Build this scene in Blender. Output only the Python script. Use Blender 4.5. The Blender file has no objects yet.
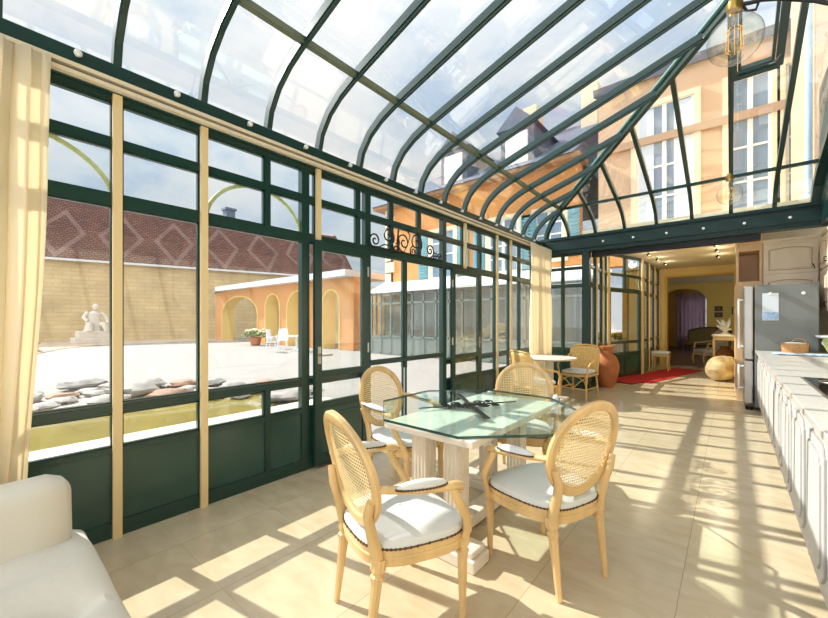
import bpy, bmesh, math, random
from math import sin, cos, pi, radians as R
from mathutils import Vector as V, Matrix as M4, noise
random.seed(7)
COL = bpy.context.scene.collection
SC = bpy.context.scene

# ------------------------------------------------------------------ materials
def lin(c):
    return tuple((x/12.92 if x <= .04045 else ((x+.055)/1.055)**2.4) for x in [v/255 for v in c]) + (1,)
MATS = {}
def nt(name):
    m = bpy.data.materials.new(name); m.use_nodes = True
    n = m.node_tree.nodes; n.clear()
    return m, n, m.node_tree.links
def mat(name, col, rough=.5, metal=0, spec=.5, var=.0, scale=8, bump=0, bscale=60, col2=None, stretch=None, coat=0):
    m, n, l = nt(name)
    out = n.new('ShaderNodeOutputMaterial'); b = n.new('ShaderNodeBsdfPrincipled')
    l.new(b.outputs[0], out.inputs[0])
    c1 = lin(col)
    b.inputs['Roughness'].default_value = rough; b.inputs['Metallic'].default_value = metal
    b.inputs['Specular IOR Level'].default_value = spec; b.inputs['Coat Weight'].default_value = coat
    b.inputs['Base Color'].default_value = c1
    tc = n.new('ShaderNodeTexCoord'); mp = n.new('ShaderNodeMapping')
    l.new(tc.outputs['Object'], mp.inputs[0])
    if stretch: mp.inputs['Scale'].default_value = stretch
    if var or col2:
        nz = n.new('ShaderNodeTexNoise'); nz.inputs['Scale'].default_value = scale; nz.inputs['Detail'].default_value = 5
        l.new(mp.outputs[0], nz.inputs[0])
        rp = n.new('ShaderNodeValToRGB'); rp.color_ramp.elements[0].position = .32; rp.color_ramp.elements[1].position = .68
        c2 = lin(col2) if col2 else tuple(x*(1-var) for x in c1[:3])+(1,)
        rp.color_ramp.elements[0].color = c2; rp.color_ramp.elements[1].color = c1
        l.new(nz.outputs[0], rp.inputs[0]); l.new(rp.outputs[0], b.inputs['Base Color'])
    if bump:
        nb = n.new('ShaderNodeTexNoise'); nb.inputs['Scale'].default_value = bscale; nb.inputs['Detail'].default_value = 4
        l.new(mp.outputs[0], nb.inputs[0])
        bp = n.new('ShaderNodeBump'); bp.inputs['Strength'].default_value = bump; bp.inputs['Distance'].default_value = .01
        l.new(nb.outputs[0], bp.inputs['Height']); l.new(bp.outputs[0], b.inputs['Normal'])
    MATS[name] = m
    return m
def math_node(n, l, op, a, b=None):
    x = n.new('ShaderNodeMath'); x.operation = op
    for i, v in enumerate((a, b)):
        if v is None: continue
        if isinstance(v, (int, float)): x.inputs[i].default_value = v
        else: l.new(v, x.inputs[i])
    return x.outputs[0]
def glass(name, tint=(.95, .97, .96), f0=.04, rough=.0, refl=1.0):
    m, n, l = nt(name)
    out = n.new('ShaderNodeOutputMaterial'); mx = n.new('ShaderNodeMixShader')
    t = n.new('ShaderNodeBsdfTransparent'); t.inputs[0].default_value = tint+(1,)
    g = n.new('ShaderNodeBsdfGlossy'); g.inputs['Roughness'].default_value = rough
    lw = n.new('ShaderNodeLayerWeight'); lw.inputs[0].default_value = .5
    p = math_node(n, l, 'POWER', lw.outputs['Facing'], 5.0)
    p = math_node(n, l, 'MULTIPLY', p, (1-f0)*refl); p = math_node(n, l, 'ADD', p, f0*refl)
    l.new(p, mx.inputs[0]); l.new(t.outputs[0], mx.inputs[1]); l.new(g.outputs[0], mx.inputs[2])
    l.new(mx.outputs[0], out.inputs[0])
    MATS[name] = m
    return m
def brick(name, c1, c2, cm, bw, bh, mortar=.006, rough=.85, plane='xz', rot=0, bump=.3, lozenge=None, offset=.5):
    m, n, l = nt(name)
    out = n.new('ShaderNodeOutputMaterial'); b = n.new('ShaderNodeBsdfPrincipled'); l.new(b.outputs[0], out.inputs[0])
    b.inputs['Roughness'].default_value = rough
    tc = n.new('ShaderNodeTexCoord'); mp = n.new('ShaderNodeMapping'); l.new(tc.outputs['UV'], mp.inputs[0])
    br = n.new('ShaderNodeTexBrick'); l.new(mp.outputs[0], br.inputs[0]); br.offset = offset
    br.inputs['Scale'].default_value = 1
    br.inputs['Brick Width'].default_value = bw; br.inputs['Row Height'].default_value = bh; br.inputs['Mortar Size'].default_value = mortar
    br.inputs['Color1'].default_value = lin(c1); br.inputs['Color2'].default_value = lin(c2); br.inputs['Mortar'].default_value = lin(cm)
    nz = n.new('ShaderNodeTexNoise'); nz.inputs['Scale'].default_value = .6; nz.inputs['Detail'].default_value = 6; l.new(mp.outputs[0], nz.inputs[0])
    mx = n.new('ShaderNodeMix'); mx.data_type = 'RGBA'; mx.blend_type = 'MULTIPLY'; mx.inputs[0].default_value = .5
    rp = n.new('ShaderNodeValToRGB'); rp.color_ramp.elements[0].position = .3; rp.color_ramp.elements[1].position = .65
    rp.color_ramp.elements[0].color = (.45, .42, .4, 1); rp.color_ramp.elements[1].color = (1, 1, 1, 1)
    l.new(nz.outputs[0], rp.inputs[0]); l.new(br.outputs[0], mx.inputs[6]); l.new(rp.outputs[0], mx.inputs[7])
    res = mx.outputs[2]
    if lozenge:
        sx = n.new('ShaderNodeSeparateXYZ'); l.new(mp.outputs[0], sx.inputs[0])
        a = math_node(n, l, 'ABSOLUTE', math_node(n, l, 'SUBTRACT', math_node(n, l, 'FRACT', math_node(n, l, 'DIVIDE', sx.outputs[0], 3.4)), .5))
        c = math_node(n, l, 'ABSOLUTE', math_node(n, l, 'SUBTRACT', math_node(n, l, 'DIVIDE', sx.outputs[1], 5.2), .42))
        s = math_node(n, l, 'ADD', math_node(n, l, 'MULTIPLY', a, 1.0), c)
        w1 = math_node(n, l, 'LESS_THAN', math_node(n, l, 'ABSOLUTE', math_node(n, l, 'SUBTRACT', s, .36)), .05)
        w1 = math_node(n, l, 'MULTIPLY', w1, math_node(n, l, 'MULTIPLY', nz.outputs[0], .5))
        m2 = n.new('ShaderNodeMix'); m2.data_type = 'RGBA'; l.new(w1, m2.inputs[0]); l.new(res, m2.inputs[6]); m2.inputs[7].default_value = lin(lozenge)
        res = m2.outputs[2]
    l.new(res, b.inputs['Base Color'])
    bp = n.new('ShaderNodeBump'); bp.inputs['Strength'].default_value = bump; bp.inputs['Distance'].default_value = .01; bp.invert = True
    l.new(br.outputs['Fac'], bp.inputs['Height']); l.new(bp.outputs[0], b.inputs['Normal'])
    MATS[name] = m
    return m

GREEN = mat('green_paint', (28, 60, 52), .28, var=.15, scale=5)
GREENP = mat('green_panel', (44, 78, 68), .22, var=.2, scale=3)
DKGREEN = mat('dark_green', (17, 48, 45), .35)
ROOFG = mat('roof_green', (36, 62, 56), .3)
CREAM = mat('cream_post', (226, 200, 148), .45)
RAIL = mat('cream_rail', (222, 208, 180), .35)
BRASS = mat('arc_brass', (206, 214, 160), .4)
WOOD = mat('limed_beech', (224, 187, 128), .36, var=.3, scale=9, stretch=(1, 1, .15))
CANEW = mat('rattan', (219, 176, 104), .5, var=.25, scale=30)
WHITEF = mat('white_fabric', (206, 206, 200), .9, bump=.1, bscale=500)
SOFAF = mat('sofa_fabric', (208, 202, 188), .92, bump=.25, bscale=18)
NAIL = mat('nailhead', (92, 68, 44), .35, metal=.7)
STONEW = mat('white_stone', (226, 214, 198), .55, var=.12, scale=10)
IRON = mat('wrought_iron', (34, 33, 32), .45, metal=.4)
MARBLE = mat('counter_marble', (222, 219, 211), .18, var=.05, scale=3)
CABG = mat('cabinet_groove', (168, 164, 160), .6)
CABW = mat('cabinet_white', (212, 209, 204), .45)
CABE = mat('counter_edge', (186, 150, 112), .5)
CABC = mat('cabinet_cream', (250, 232, 206), .45, var=.12, scale=5, stretch=(1, 1, .2))
CABL = mat('cabinet_line', (206, 172, 132), .5)
PEACHW = mat('pantry_wood', (236, 196, 150), .5, var=.12, scale=4, stretch=(1, 1, .2))
FRIDGE = mat('fridge_grey', (120, 124, 122), .45, metal=.1)
STEEL = mat('steel', (170, 166, 160), .3, metal=.8)
PALE = mat('pale_handle', (232, 232, 230), .35)
BLACK = mat('black', (16, 16, 17), .3)
BGLASS = mat('hob_glass', (20, 22, 24), .06)
TERRA = mat('terracotta', (190, 112, 60), .75, var=.3, scale=6, bump=.3, bscale=30)
OLDJAR = mat('old_jar', (204, 182, 136), .7, col2=(138, 106, 62), scale=5, bump=.3, bscale=14)
RUST = mat('brown_pot', (150, 92, 36), .6, var=.4, scale=9)
RED = mat('red_carpet', (176, 22, 26), .95, var=.12, scale=20)
GOLD = mat('gilt_wood', (222, 196, 140), .4, var=.2, scale=12)
DKWOOD = mat('dark_wood', (70, 42, 24), .4)
OLIVE = mat('olive_damask', (128, 112, 66), .85, var=.3, scale=14)
YWALL = mat('yellow_plaster', (247, 218, 142), .8, var=.08, scale=3)
YWALL2 = mat('ochre_plaster', (232, 196, 106), .85, var=.08, scale=2)
CEIL = mat('cream_ceiling', (240, 228, 190), .85)
WALLC = mat('cream_plaster', (236, 224, 200), .85)
PARQ = mat('brown_parquet', (120, 92, 64), .3, var=.2, scale=6, stretch=(1, 6, 1))
WICK = mat('wicker', (214, 164, 108), .7, var=.35, scale=60)
CELA = mat('celadon', (196, 208, 140), .25, var=.15, scale=8)
BLUET = mat('blue_towel', (128, 172, 208), .9, col2=(226, 234, 240), scale=14)
PAPER = mat('paper', (214, 224, 234), .8)
PAPERB = mat('paper_blue', (120, 160, 210), .8, col2=(200, 216, 236), scale=60)
CORAL = mat('white_coral', (240, 240, 238), .5)
PAVE = mat('white_paving', (158, 152, 147), .9, var=.06, scale=.4)
GRAV = mat('tan_gravel', (204, 178, 150), .95, var=.15, scale=1.5)
STN = mat('pond_stone', (168, 162, 156), .8, var=.35, scale=3)
STNR = mat('pond_stone_pink', (170, 132, 108), .8, var=.3, scale=3)
POND = mat('pond_water', (150, 138, 72), .04, var=.3, scale=1.2)
ORANGE = mat('orange_plaster', (228, 160, 94), .9, var=.15, scale=.7)
PEACH = mat('peach_plaster', (218, 186, 154), .9, var=.06, scale=.6)
YARCH = mat('yellow_reveal', (238, 206, 120), .85)
LEAD = mat('white_fascia', (216, 218, 220), .6)
QUOIN = mat('quoin', (236, 218, 184), .85)
ARCO = mat('arcade_plaster', (216, 150, 88), .9, var=.15, scale=.7)
SHUT = mat('blue_shutter', (112, 160, 170), .6)
DPIPE = mat('downpipe', (176, 198, 216), .4)
WINF = mat('white_window', (236, 234, 226), .5)
SLATE = mat('slate_roof', (112, 120, 136), .7, var=.25, scale=3)
WPAINT = mat('garden_white', (236, 240, 246), .4)
LEAF = mat('leaf', (120, 140, 70), .7, var=.4, scale=9)
FLOWER = mat('cream_flower', (236, 232, 200), .8)
DARKIN = mat('dark_interior', (60, 56, 50), .9)
VERF = mat('veranda_frame', (120, 128, 120), .6)
def drape_mat():
    m, n, l = nt('mauve_drape'); out = n.new('ShaderNodeOutputMaterial')
    d = n.new('ShaderNodeBsdfDiffuse'); d.inputs[0].default_value = lin((214, 198, 208)); t = n.new('ShaderNodeBsdfTranslucent'); t.inputs[0].default_value = lin((226, 208, 220))
    a = n.new('ShaderNodeMixShader'); a.inputs[0].default_value = .6; l.new(d.outputs[0], a.inputs[1]); l.new(t.outputs[0], a.inputs[2]); l.new(a.outputs[0], out.inputs[0]); return m
MAUVE = drape_mat()
MAGN = mat('magnet', (240, 240, 236), .3)
YELF = mat('yellow_awning', (226, 200, 30), .8)
GL = glass('window_glass', (.955, .97, .965), .045)
GLR = glass('roof_glass', (.955, .965, .965), .14)
GLT = glass('table_glass', (.90, .975, .955), .05, refl=.35)
GLTE = glass('table_edge', (.25, .5, .46), .06)
GLB = glass('bulb_glass', (.995, .98, .92), .13, refl=1.0)
BARNW = brick('barn_wall', (222, 196, 146), (212, 184, 132), (200, 172, 122), .9, .28, .02, bump=.1)
BARNR = brick('barn_tiles', (150, 96, 74), (118, 74, 60), (70, 46, 40), .3, .16, .03, lozenge=(176, 150, 140))

def emis(name, col, s):
    m, n, l = nt(name); out = n.new('ShaderNodeOutputMaterial'); e = n.new('ShaderNodeEmission')
    e.inputs[0].default_value = lin(col); e.inputs[1].default_value = s; l.new(e.outputs[0], out.inputs[0]); MATS[name] = m; return m
FIL = emis('filament', (255, 190, 70), 1.0)

def curtain_mat():
    m, n, l = nt('sheer_curtain'); out = n.new('ShaderNodeOutputMaterial')
    d = n.new('ShaderNodeBsdfDiffuse'); d.inputs[0].default_value = lin((249, 239, 216))
    t = n.new('ShaderNodeBsdfTranslucent'); t.inputs[0].default_value = lin((251, 240, 212))
    tr = n.new('ShaderNodeBsdfTransparent'); tr.inputs[0].default_value = (1, .97, .88, 1)
    a = n.new('ShaderNodeMixShader'); a.inputs[0].default_value = .5
    b = n.new('ShaderNodeMixShader'); b.inputs[0].default_value = .16
    l.new(d.outputs[0], a.inputs[1]); l.new(t.outputs[0], a.inputs[2]); l.new(a.outputs[0], b.inputs[1]); l.new(tr.outputs[0], b.inputs[2])
    l.new(b.outputs[0], out.inputs[0]); return m
CURT = curtain_mat()
def cane_mat():
    m, n, l = nt('woven_cane'); out = n.new('ShaderNodeOutputMaterial')
    b = n.new('ShaderNodeBsdfPrincipled'); b.inputs['Base Color'].default_value = lin((232, 204, 148)); b.inputs['Roughness'].default_value = .5
    tr = n.new('ShaderNodeBsdfTransparent'); mx = n.new('ShaderNodeMixShader')
    tc = n.new('ShaderNodeTexCoord'); s = n.new('ShaderNodeSeparateXYZ'); l.new(tc.outputs['UV'], s.inputs[0])
    k = 62
    def cell(v): return math_node(n, l, 'SUBTRACT', math_node(n, l, 'FRACT', math_node(n, l, 'MULTIPLY', v, k)), .5)
    fx, fy = cell(s.outputs[0]), cell(s.outputs[1])
    r2 = math_node(n, l, 'ADD', math_node(n, l, 'MULTIPLY', fx, fx), math_node(n, l, 'MULTIPLY', fy, fy))
    h = math_node(n, l, 'LESS_THAN', r2, .105)
    l.new(h, mx.inputs[0]); l.new(b.outputs[0], mx.inputs[1]); l.new(tr.outputs[0], mx.inputs[2]); l.new(mx.outputs[0], out.inputs[0])
    return m
CANE = cane_mat()
def floor_mat():
    m, n, l = nt('travertine_tiles'); out = n.new('ShaderNodeOutputMaterial'); b = n.new('ShaderNodeBsdfPrincipled'); l.new(b.outputs[0], out.inputs[0])
    tc = n.new('ShaderNodeTexCoord'); s = n.new('ShaderNodeSeparateXYZ'); l.new(tc.outputs['UV'], s.inputs[0])
    tx = math_node(n, l, 'DIVIDE', math_node(n, l, 'ADD', s.outputs[0], 60.2), .6)
    ty = math_node(n, l, 'DIVIDE', math_node(n, l, 'ADD', s.outputs[1], 59.76), .6)
    def edge(t): return math_node(n, l, 'GREATER_THAN', math_node(n, l, 'ABSOLUTE', math_node(n, l, 'SUBTRACT', math_node(n, l, 'FRACT', t), .5)), .4978)
    j = math_node(n, l, 'MAXIMUM', edge(tx), math_node(n, l, 'MULTIPLY', edge(ty), .45))
    cx = n.new('ShaderNodeCombineXYZ'); l.new(math_node(n, l, 'FLOOR', tx), cx.inputs[0]); l.new(math_node(n, l, 'FLOOR', ty), cx.inputs[1])
    wn = n.new('ShaderNodeTexWhiteNoise'); l.new(cx.outputs[0], wn.inputs[0])
    mp = n.new('ShaderNodeMapping'); mp.inputs['Scale'].default_value = (1.6, 3.2, 1); l.new(tc.outputs['UV'], mp.inputs[0])
    off = n.new('ShaderNodeVectorMath'); off.operation = 'ADD'; l.new(mp.outputs[0], off.inputs[0]); l.new(wn.outputs[1], off.inputs[1])
    nz = n.new('ShaderNodeTexNoise'); nz.inputs['Scale'].default_value = 3; nz.inputs['Detail'].default_value = 8; nz.inputs['Distortion'].default_value = .6; l.new(off.outputs[0], nz.inputs[0])
    rp = n.new('ShaderNodeValToRGB'); e = rp.color_ramp.elements
    e[0].position = .3; e[0].color = lin((188, 170, 138)); e[1].position = .75; e[1].color = lin((203, 188, 158)); l.new(nz.outputs[0], rp.inputs[0])
    mx = n.new('ShaderNodeMix'); mx.data_type = 'RGBA'; l.new(j, mx.inputs[0]); l.new(rp.outputs[0], mx.inputs[6]); mx.inputs[7].default_value = lin((150, 128, 96))
    l.new(mx.outputs[2], b.inputs['Base Color']); b.inputs['Roughness'].default_value = .16; b.inputs['Specular IOR Level'].default_value = .4
    return m
FLOOR = floor_mat()

# ------------------------------------------------------------------ mesh builder
class MB:
    def __init__(s): s.v = []; s.f = []; s.T = None; s.uv = None
    def add(s, vs, fs):
        o = len(s.v)
        for p in vs:
            p = V(p)
            s.v.append(s.T @ p if s.T else p)
        s.f += [tuple(i+o for i in f) for f in fs]
    def box(s, x0, x1, y0, y1, z0, z1):
        x0, x1 = min(x0, x1), max(x0, x1); y0, y1 = min(y0, y1), max(y0, y1); z0, z1 = min(z0, z1), max(z0, z1)
        s.add([(x, y, z) for x in (x0, x1) for y in (y0, y1) for z in (z0, z1)],
              [(0, 1, 3, 2), (4, 6, 7, 5), (0, 4, 5, 1), (2, 3, 7, 6), (0, 2, 6, 4), (1, 5, 7, 3)]); return s
    def sweep(s, pts, w, h, side, cap=True, closed=False):
        """rectangle w (along side) x h swept along pts, hanging centred"""
        side = V(side).normalized(); pts = [V(p) for p in pts]; vs = []; n = len(pts)
        for i, p in enumerate(pts):
            t = (pts[(i+1) % n if closed else min(i+1, n-1)]-pts[(i-1) % n if closed else max(i-1, 0)]).normalized()
            u = t.cross(side).normalized()
            for a, b in ((-1, -1), (1, -1), (1, 1), (-1, 1)): vs.append(p+side*(a*w/2)+u*(b*h/2))
        fs = []
        for i in range(n if closed else n-1):
            a = i*4; b = ((i+1) % n)*4
            for k in range(4): fs.append((a+k, a+(k+1) % 4, b+(k+1) % 4, b+k))
        if not closed: fs += [(3, 2, 1, 0), tuple(range((n-1)*4, n*4))]
        s.add(vs, fs); return s
    def tube(s, pts, r, n=10, closed=False, flat=1.0):
        pts = [V(p) for p in pts]; N = len(pts); vs = []
        rr = r if isinstance(r, (list, tuple)) else [r]*N
        prev = None
        for i, p in enumerate(pts):
            t = (pts[(i+1) % N if closed else min(i+1, N-1)]-pts[(i-1) % N if closed else max(i-1, 0)])
            t = t.normalized() if t.length > 1e-9 else V((0, 0, 1))
            if prev is None:
                a = V((0, 0, 1)) if abs(t.z) < .9 else V((0, 1, 0))
                u = t.cross(a).normalized()
            else:
                u = (prev-t*prev.dot(t)).normalized()
            prev = u; w = t.cross(u)
            for k in range(n):
                an = 2*pi*k/n; vs.append(p+(u*cos(an)+w*sin(an)*flat)*rr[i])
        fs = []
        for i in range(N if closed else N-1):
            a = i*n; b = ((i+1) % N)*n
            for k in range(n): fs.append((a+k, a+(k+1) % n, b+(k+1) % n, b+k))
        if not closed: fs += [tuple(reversed(range(n))), tuple(range((N-1)*n, N*n))]
        s.add(vs, fs); return s
    def lathe(s, prof, c=(0, 0, 0), n=24, flute=0, shear=(0, 0), closed=True):
        vs = []; c = V(c)
        for r, z in prof:
            for k in range(n):
                rr = r*(1-flute*(k % 2)); a = 2*pi*k/n
                vs.append(c+V((rr*cos(a)+shear[0]*z, rr*sin(a)+shear[1]*z, z)))
        fs = []
        for i in range(len(prof)-1):
            for k in range(n): fs.append((i*n+k, i*n+(k+1) % n, (i+1)*n+(k+1) % n, (i+1)*n+k))
        if closed: fs += [tuple(reversed(range(n))), tuple(range((len(prof)-1)*n, len(prof)*n))]
        s.add(vs, fs); return s
    def prism(s, poly, z0, z1):
        n = len(poly)
        s.add([(x, y, z0) for x, y in poly]+[(x, y, z1) for x, y in poly],
              [tuple(reversed(range(n))), tuple(range(n, 2*n))]+[(i, (i+1) % n, n+(i+1) % n, n+i) for i in range(n)]); return s
    def ball(s, c, r, nu=16, nv=10, ns=0, seed=0):
        c = V(c); r = V(r) if not isinstance(r, (int, float)) else V((r, r, r)); vs = []
        for j in range(nv+1):
            th = pi*j/nv
            for k in range(nu):
                ph = 2*pi*k/nu; d = V((sin(th)*cos(ph), sin(th)*sin(ph), -cos(th)))
                q = 1+(ns*noise.noise(d*1.6+V((seed*3.1, seed, 0))) if ns else 0)
                vs.append(c+V((d.x*r.x, d.y*r.y, d.z*r.z))*q)
        fs = []
        for j in range(nv):
            for k in range(nu): fs.append((j*nu+k, j*nu+(k+1) % nu, (j+1)*nu+(k+1) % nu, (j+1)*nu+k))
        s.add(vs, fs); return s
    def rbox(s, c, size, r, n=10, fn=None):
        """soft rounded box"""
        c = V(c); h = V(size)/2
        for ax in range(3):
            for sg in (-1, 1):
                vs = []; 
                for i in range(n+1):
                    for j in range(n+1):
                        a = -1+2*i/n; b = -1+2*j/n
                        p = [0, 0, 0]; p[ax] = sg; p[(ax+1) % 3] = a; p[(ax+2) % 3] = b
                        q = V((p[0]*h.x, p[1]*h.y, p[2]*h.z))
                        core = V([max(-h[k]+r, min(h[k]-r, q[k])) for k in range(3)])
                        d = q-core
                        q = core+d.normalized()*r if d.length > 1e-6 else q
                        if fn: q = fn(q, h)
                        vs.append(c+q)
                fs = [(i*(n+1)+j, (i+1)*(n+1)+j, (i+1)*(n+1)+j+1, i*(n+1)+j+1) for i in range(n) for j in range(n)]
                if sg < 0: fs = [tuple(reversed(f)) for f in fs]
                s.add(vs, fs)
        return s
    def strip(s, a, b):
        """two matching polylines -> quads"""
        n = len(a); s.add(list(a)+list(b), [(i, i+1, n+i+1, n+i) for i in range(n-1)]); return s
    def build(s, name, m, parent=None, smooth=False, bevel=0, solid=0, world=False, weld=False, uv=None, sub=0):
        me = bpy.data.meshes.new(name)
        org = V((0, 0, 0))
        if parent is None:
            xs = [p.x for p in s.v]; ys = [p.y for p in s.v]; zs = [p.z for p in s.v]
            org = V(((min(xs)+max(xs))/2, (min(ys)+max(ys))/2, min(zs)))
        bm = bmesh.new(); bv = [bm.verts.new(p-org) for p in s.v]
        for f in s.f:
            try: bm.faces.new([bv[i] for i in f])
            except ValueError: pass
        if weld: bmesh.ops.remove_doubles(bm, verts=bm.verts, dist=1e-4)
        bmesh.ops.recalc_face_normals(bm, faces=bm.faces)
        if uv:
            L = bm.loops.layers.uv.new('UVMap')
            for f in bm.faces:
                for lp in f.loops: lp[L].uv = uv(lp.vert.co+org, f.normal)
        bm.to_mesh(me); bm.free()
        me.materials.append(m)
        if smooth:
            for p in me.polygons: p.use_smooth = True
            me.set_sharp_from_angle(angle=R(38))
        o = bpy.data.objects.new(name, me); COL.objects.link(o); o.location = org
        if parent is not None:
            o.parent = parent
            if world: o.matrix_parent_inverse = M4.Translation(-parent.location)
        if bevel:
            b = o.modifiers.new('bevel', 'BEVEL'); b.width = bevel; b.segments = 2; b.limit_method = 'ANGLE'; b.angle_limit = R(40)
        if solid:
            q = o.modifiers.new('solid', 'SOLIDIFY'); q.thickness = solid; q.offset = 0
        if sub:
            q = o.modifiers.new('sub', 'SUBSURF'); q.levels = sub; q.render_levels = sub
        return o
def uvxy(p, n): return (p.x, p.y)
def uvyz(p, n): return (p.y, p.z)
def uvxz(p, n): return (p.x, p.z)

def thing(name, label, cat, loc=(0, 0, 0), rot=0, group=None):
    o = bpy.data.objects.new(name, None); COL.objects.link(o); o.location = loc; o.rotation_euler = (0, 0, rot)
    o.empty_display_size = .1
    return tag(o, label, cat, group)
def tag(o, label, cat, group=None, kind=None):
    o['label'] = label; o['category'] = cat
    if group: o['group'] = group
    if kind: o['kind'] = kind
    return o
def struct(name, label=None, loc=(0, 0, 0), cat=None):
    o = bpy.data.objects.new(name, None); COL.objects.link(o); o.location = loc; o.empty_display_size = .1
    return st(o, label, cat)
def st(o, label=None, cat=None):
    o['kind'] = 'structure'
    if label: o['label'] = label
    o['category'] = cat or o.name.split('_')[0]
    return o
def copy_tree(o, parent=None):
    c = o.copy(); COL.objects.link(c)
    if parent: c.parent = parent
    for ch in [x for x in bpy.data.objects if x.parent == o]: copy_tree(ch, c)
    return c
def box(name, m, x0, x1, y0, y1, z0, z1, parent=None, **k):
    return MB().box(x0, x1, y0, y1, z0, z1).build(name, m, parent, **k)
def arc(c, rx, rz, a0, a1, n, f):
    return [f(c[0]+rx*cos(a0+(a1-a0)*i/n), c[1]+rz*sin(a0+(a1-a0)*i/n)) for i in range(n+1)]

# ------------------------------------------------------------------ camera, world, sun
cam = bpy.data.cameras.new('camera'); co = bpy.data.objects.new('camera', cam); COL.objects.link(co)
co.location = (0, 0, 1.38); co.rotation_euler = (R(90), 0, R(40.2))
cam.sensor_width = 36; cam.lens = 36*375/828; cam.shift_y = 12/828; cam.clip_end = 400; cam.clip_start = .05
SC.camera = co
w = bpy.data.worlds.new('sky'); SC.world = w; w.use_nodes = True
n = w.node_tree.nodes; l = w.node_tree.links; n.clear()
wo = n.new('ShaderNodeOutputWorld'); bg = n.new('ShaderNodeBackground'); l.new(bg.outputs[0], wo.inputs[0])
tc = n.new('ShaderNodeTexCoord'); mp = n.new('ShaderNodeMapping'); mp.inputs['Scale'].default_value = (1, 1, 2.2); l.new(tc.outputs['Generated'], mp.inputs[0])
nz = n.new('ShaderNodeTexNoise'); nz.inputs['Scale'].default_value = 3.2; nz.inputs['Detail'].default_value = 8; nz.inputs['Roughness'].default_value = .62; nz.inputs['Distortion'].default_value = .4
l.new(mp.outputs[0], nz.inputs[0])
rp = n.new('ShaderNodeValToRGB'); e = rp.color_ramp.elements
e[0].position = .36; e[0].color = (.58, .72, .90, 1); e[1].position = .60; e[1].color = (.97, .98, 1.0, 1)
x = e.new(.47); x.color = (.80, .88, .96, 1)
l.new(nz.outputs[0], rp.inputs[0]); l.new(rp.outputs[0], bg.inputs[0]); 
sx = n.new('ShaderNodeSeparateXYZ'); l.new(tc.outputs['Generated'], sx.inputs[0])
mr = n.new('ShaderNodeMapRange'); mr.interpolation_type = 'SMOOTHSTEP'; mr.inputs['From Min'].default_value = .15; mr.inputs['From Max'].default_value = .9; mr.inputs['To Min'].default_value = .72; mr.inputs['To Max'].default_value = 1.35
l.new(sx.outputs[2], mr.inputs['Value'])
back = math_node(n, l, 'MULTIPLY', math_node(n, l, 'MAXIMUM', math_node(n, l, 'MULTIPLY', sx.outputs[1], -1.0), 0.0), 1.5)
l.new(math_node(n, l, 'ADD', mr.outputs[0], back), bg.inputs[1])
sun = bpy.data.lights.new('sun', 'SUN'); so = bpy.data.objects.new('sun', sun); COL.objects.link(so)
sun.energy = 6.6; sun.angle = R(.55); sun.color = (1, .97, .91)
sd = V((1, .2, -.79*1.02)); so.rotation_euler = sd.to_track_quat('-Z', 'Y').to_euler(); so.location = (-20, -4, 16)
SC.view_settings.view_transform = 'Standard'; SC.view_settings.look = 'None'; SC.view_settings.exposure = .28; SC.view_settings.gamma = 1

# ------------------------------------------------------------------ floor, ceilings, solid walls
fl = MB().box(-3.07, 1.45, -3.2, 14.2, -.12, 0).build('floor', FLOOR, uv=uvxy); st(fl, 'polished beige travertine tile floor of the glass room')
fl2 = MB().box(-2.7, 2.2, 14.2, 25, -.12, 0).build('floor_parlour', PARQ); st(fl2, 'dark brown floor of the sitting room beyond the opening', 'floor')
wr = MB().box(1.36, 1.5, -3.2, 9.3, 0, 2.75).build('wall_right', WALLC); st(wr)
st(MB().box(.98, 1.5, -3.2, 7.95, 2.76, 4.75).build('wall_bulkhead', DKGREEN), 'dark green bulkhead above the upper cabinets', 'wall')
hall = struct('ceiling_hall', 'cream plaster ceiling of the hall beyond the green beam', (0, 11, 3.0), 'ceiling')
MB().prism([(-2.3, 8.0), (1.5, 8.0), (1.5, 14.2), (-1.82, 14.2), (-1.8, 11.3), (-2.3, 9.65)], 3.02, 3.2).build('slab', CEIL, hall, world=True)
wb = struct('wall_hall', 'yellow plaster wall with a wide opening to the sitting room', (-.8, 14.2, 0), 'wall')
m = MB(); m.box(-2.6, -1.55, 14.2, 14.45, 0, 3.02).box(-1.55, .08, 14.2, 14.45, 2.76, 3.02).box(.08, 1.5, 14.2, 14.45, 0, 3.02)
m.build('plaster', YWALL, wb, world=True)
m = MB(); m.box(-1.6, -1.54, 14.17, 14.48, 0, 2.8).box(.07, .13, 14.17, 14.48, 0, 2.8).box(-1.54, .07, 14.17, 14.48, 2.745, 2.8); m.build('lining', YWALL2, wb, world=True)
st(box('wall_east', YWALL, .2, .35, 9.25, 14.2, 0, 3.02), 'yellow wall along the right side of the hall', 'wall')
st(box('wall_kitchen', WALLC, .3, 1.5, 9.25, 9.35, 0, 3.02), 'cream wall behind the tall cabinets', 'wall')
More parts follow.
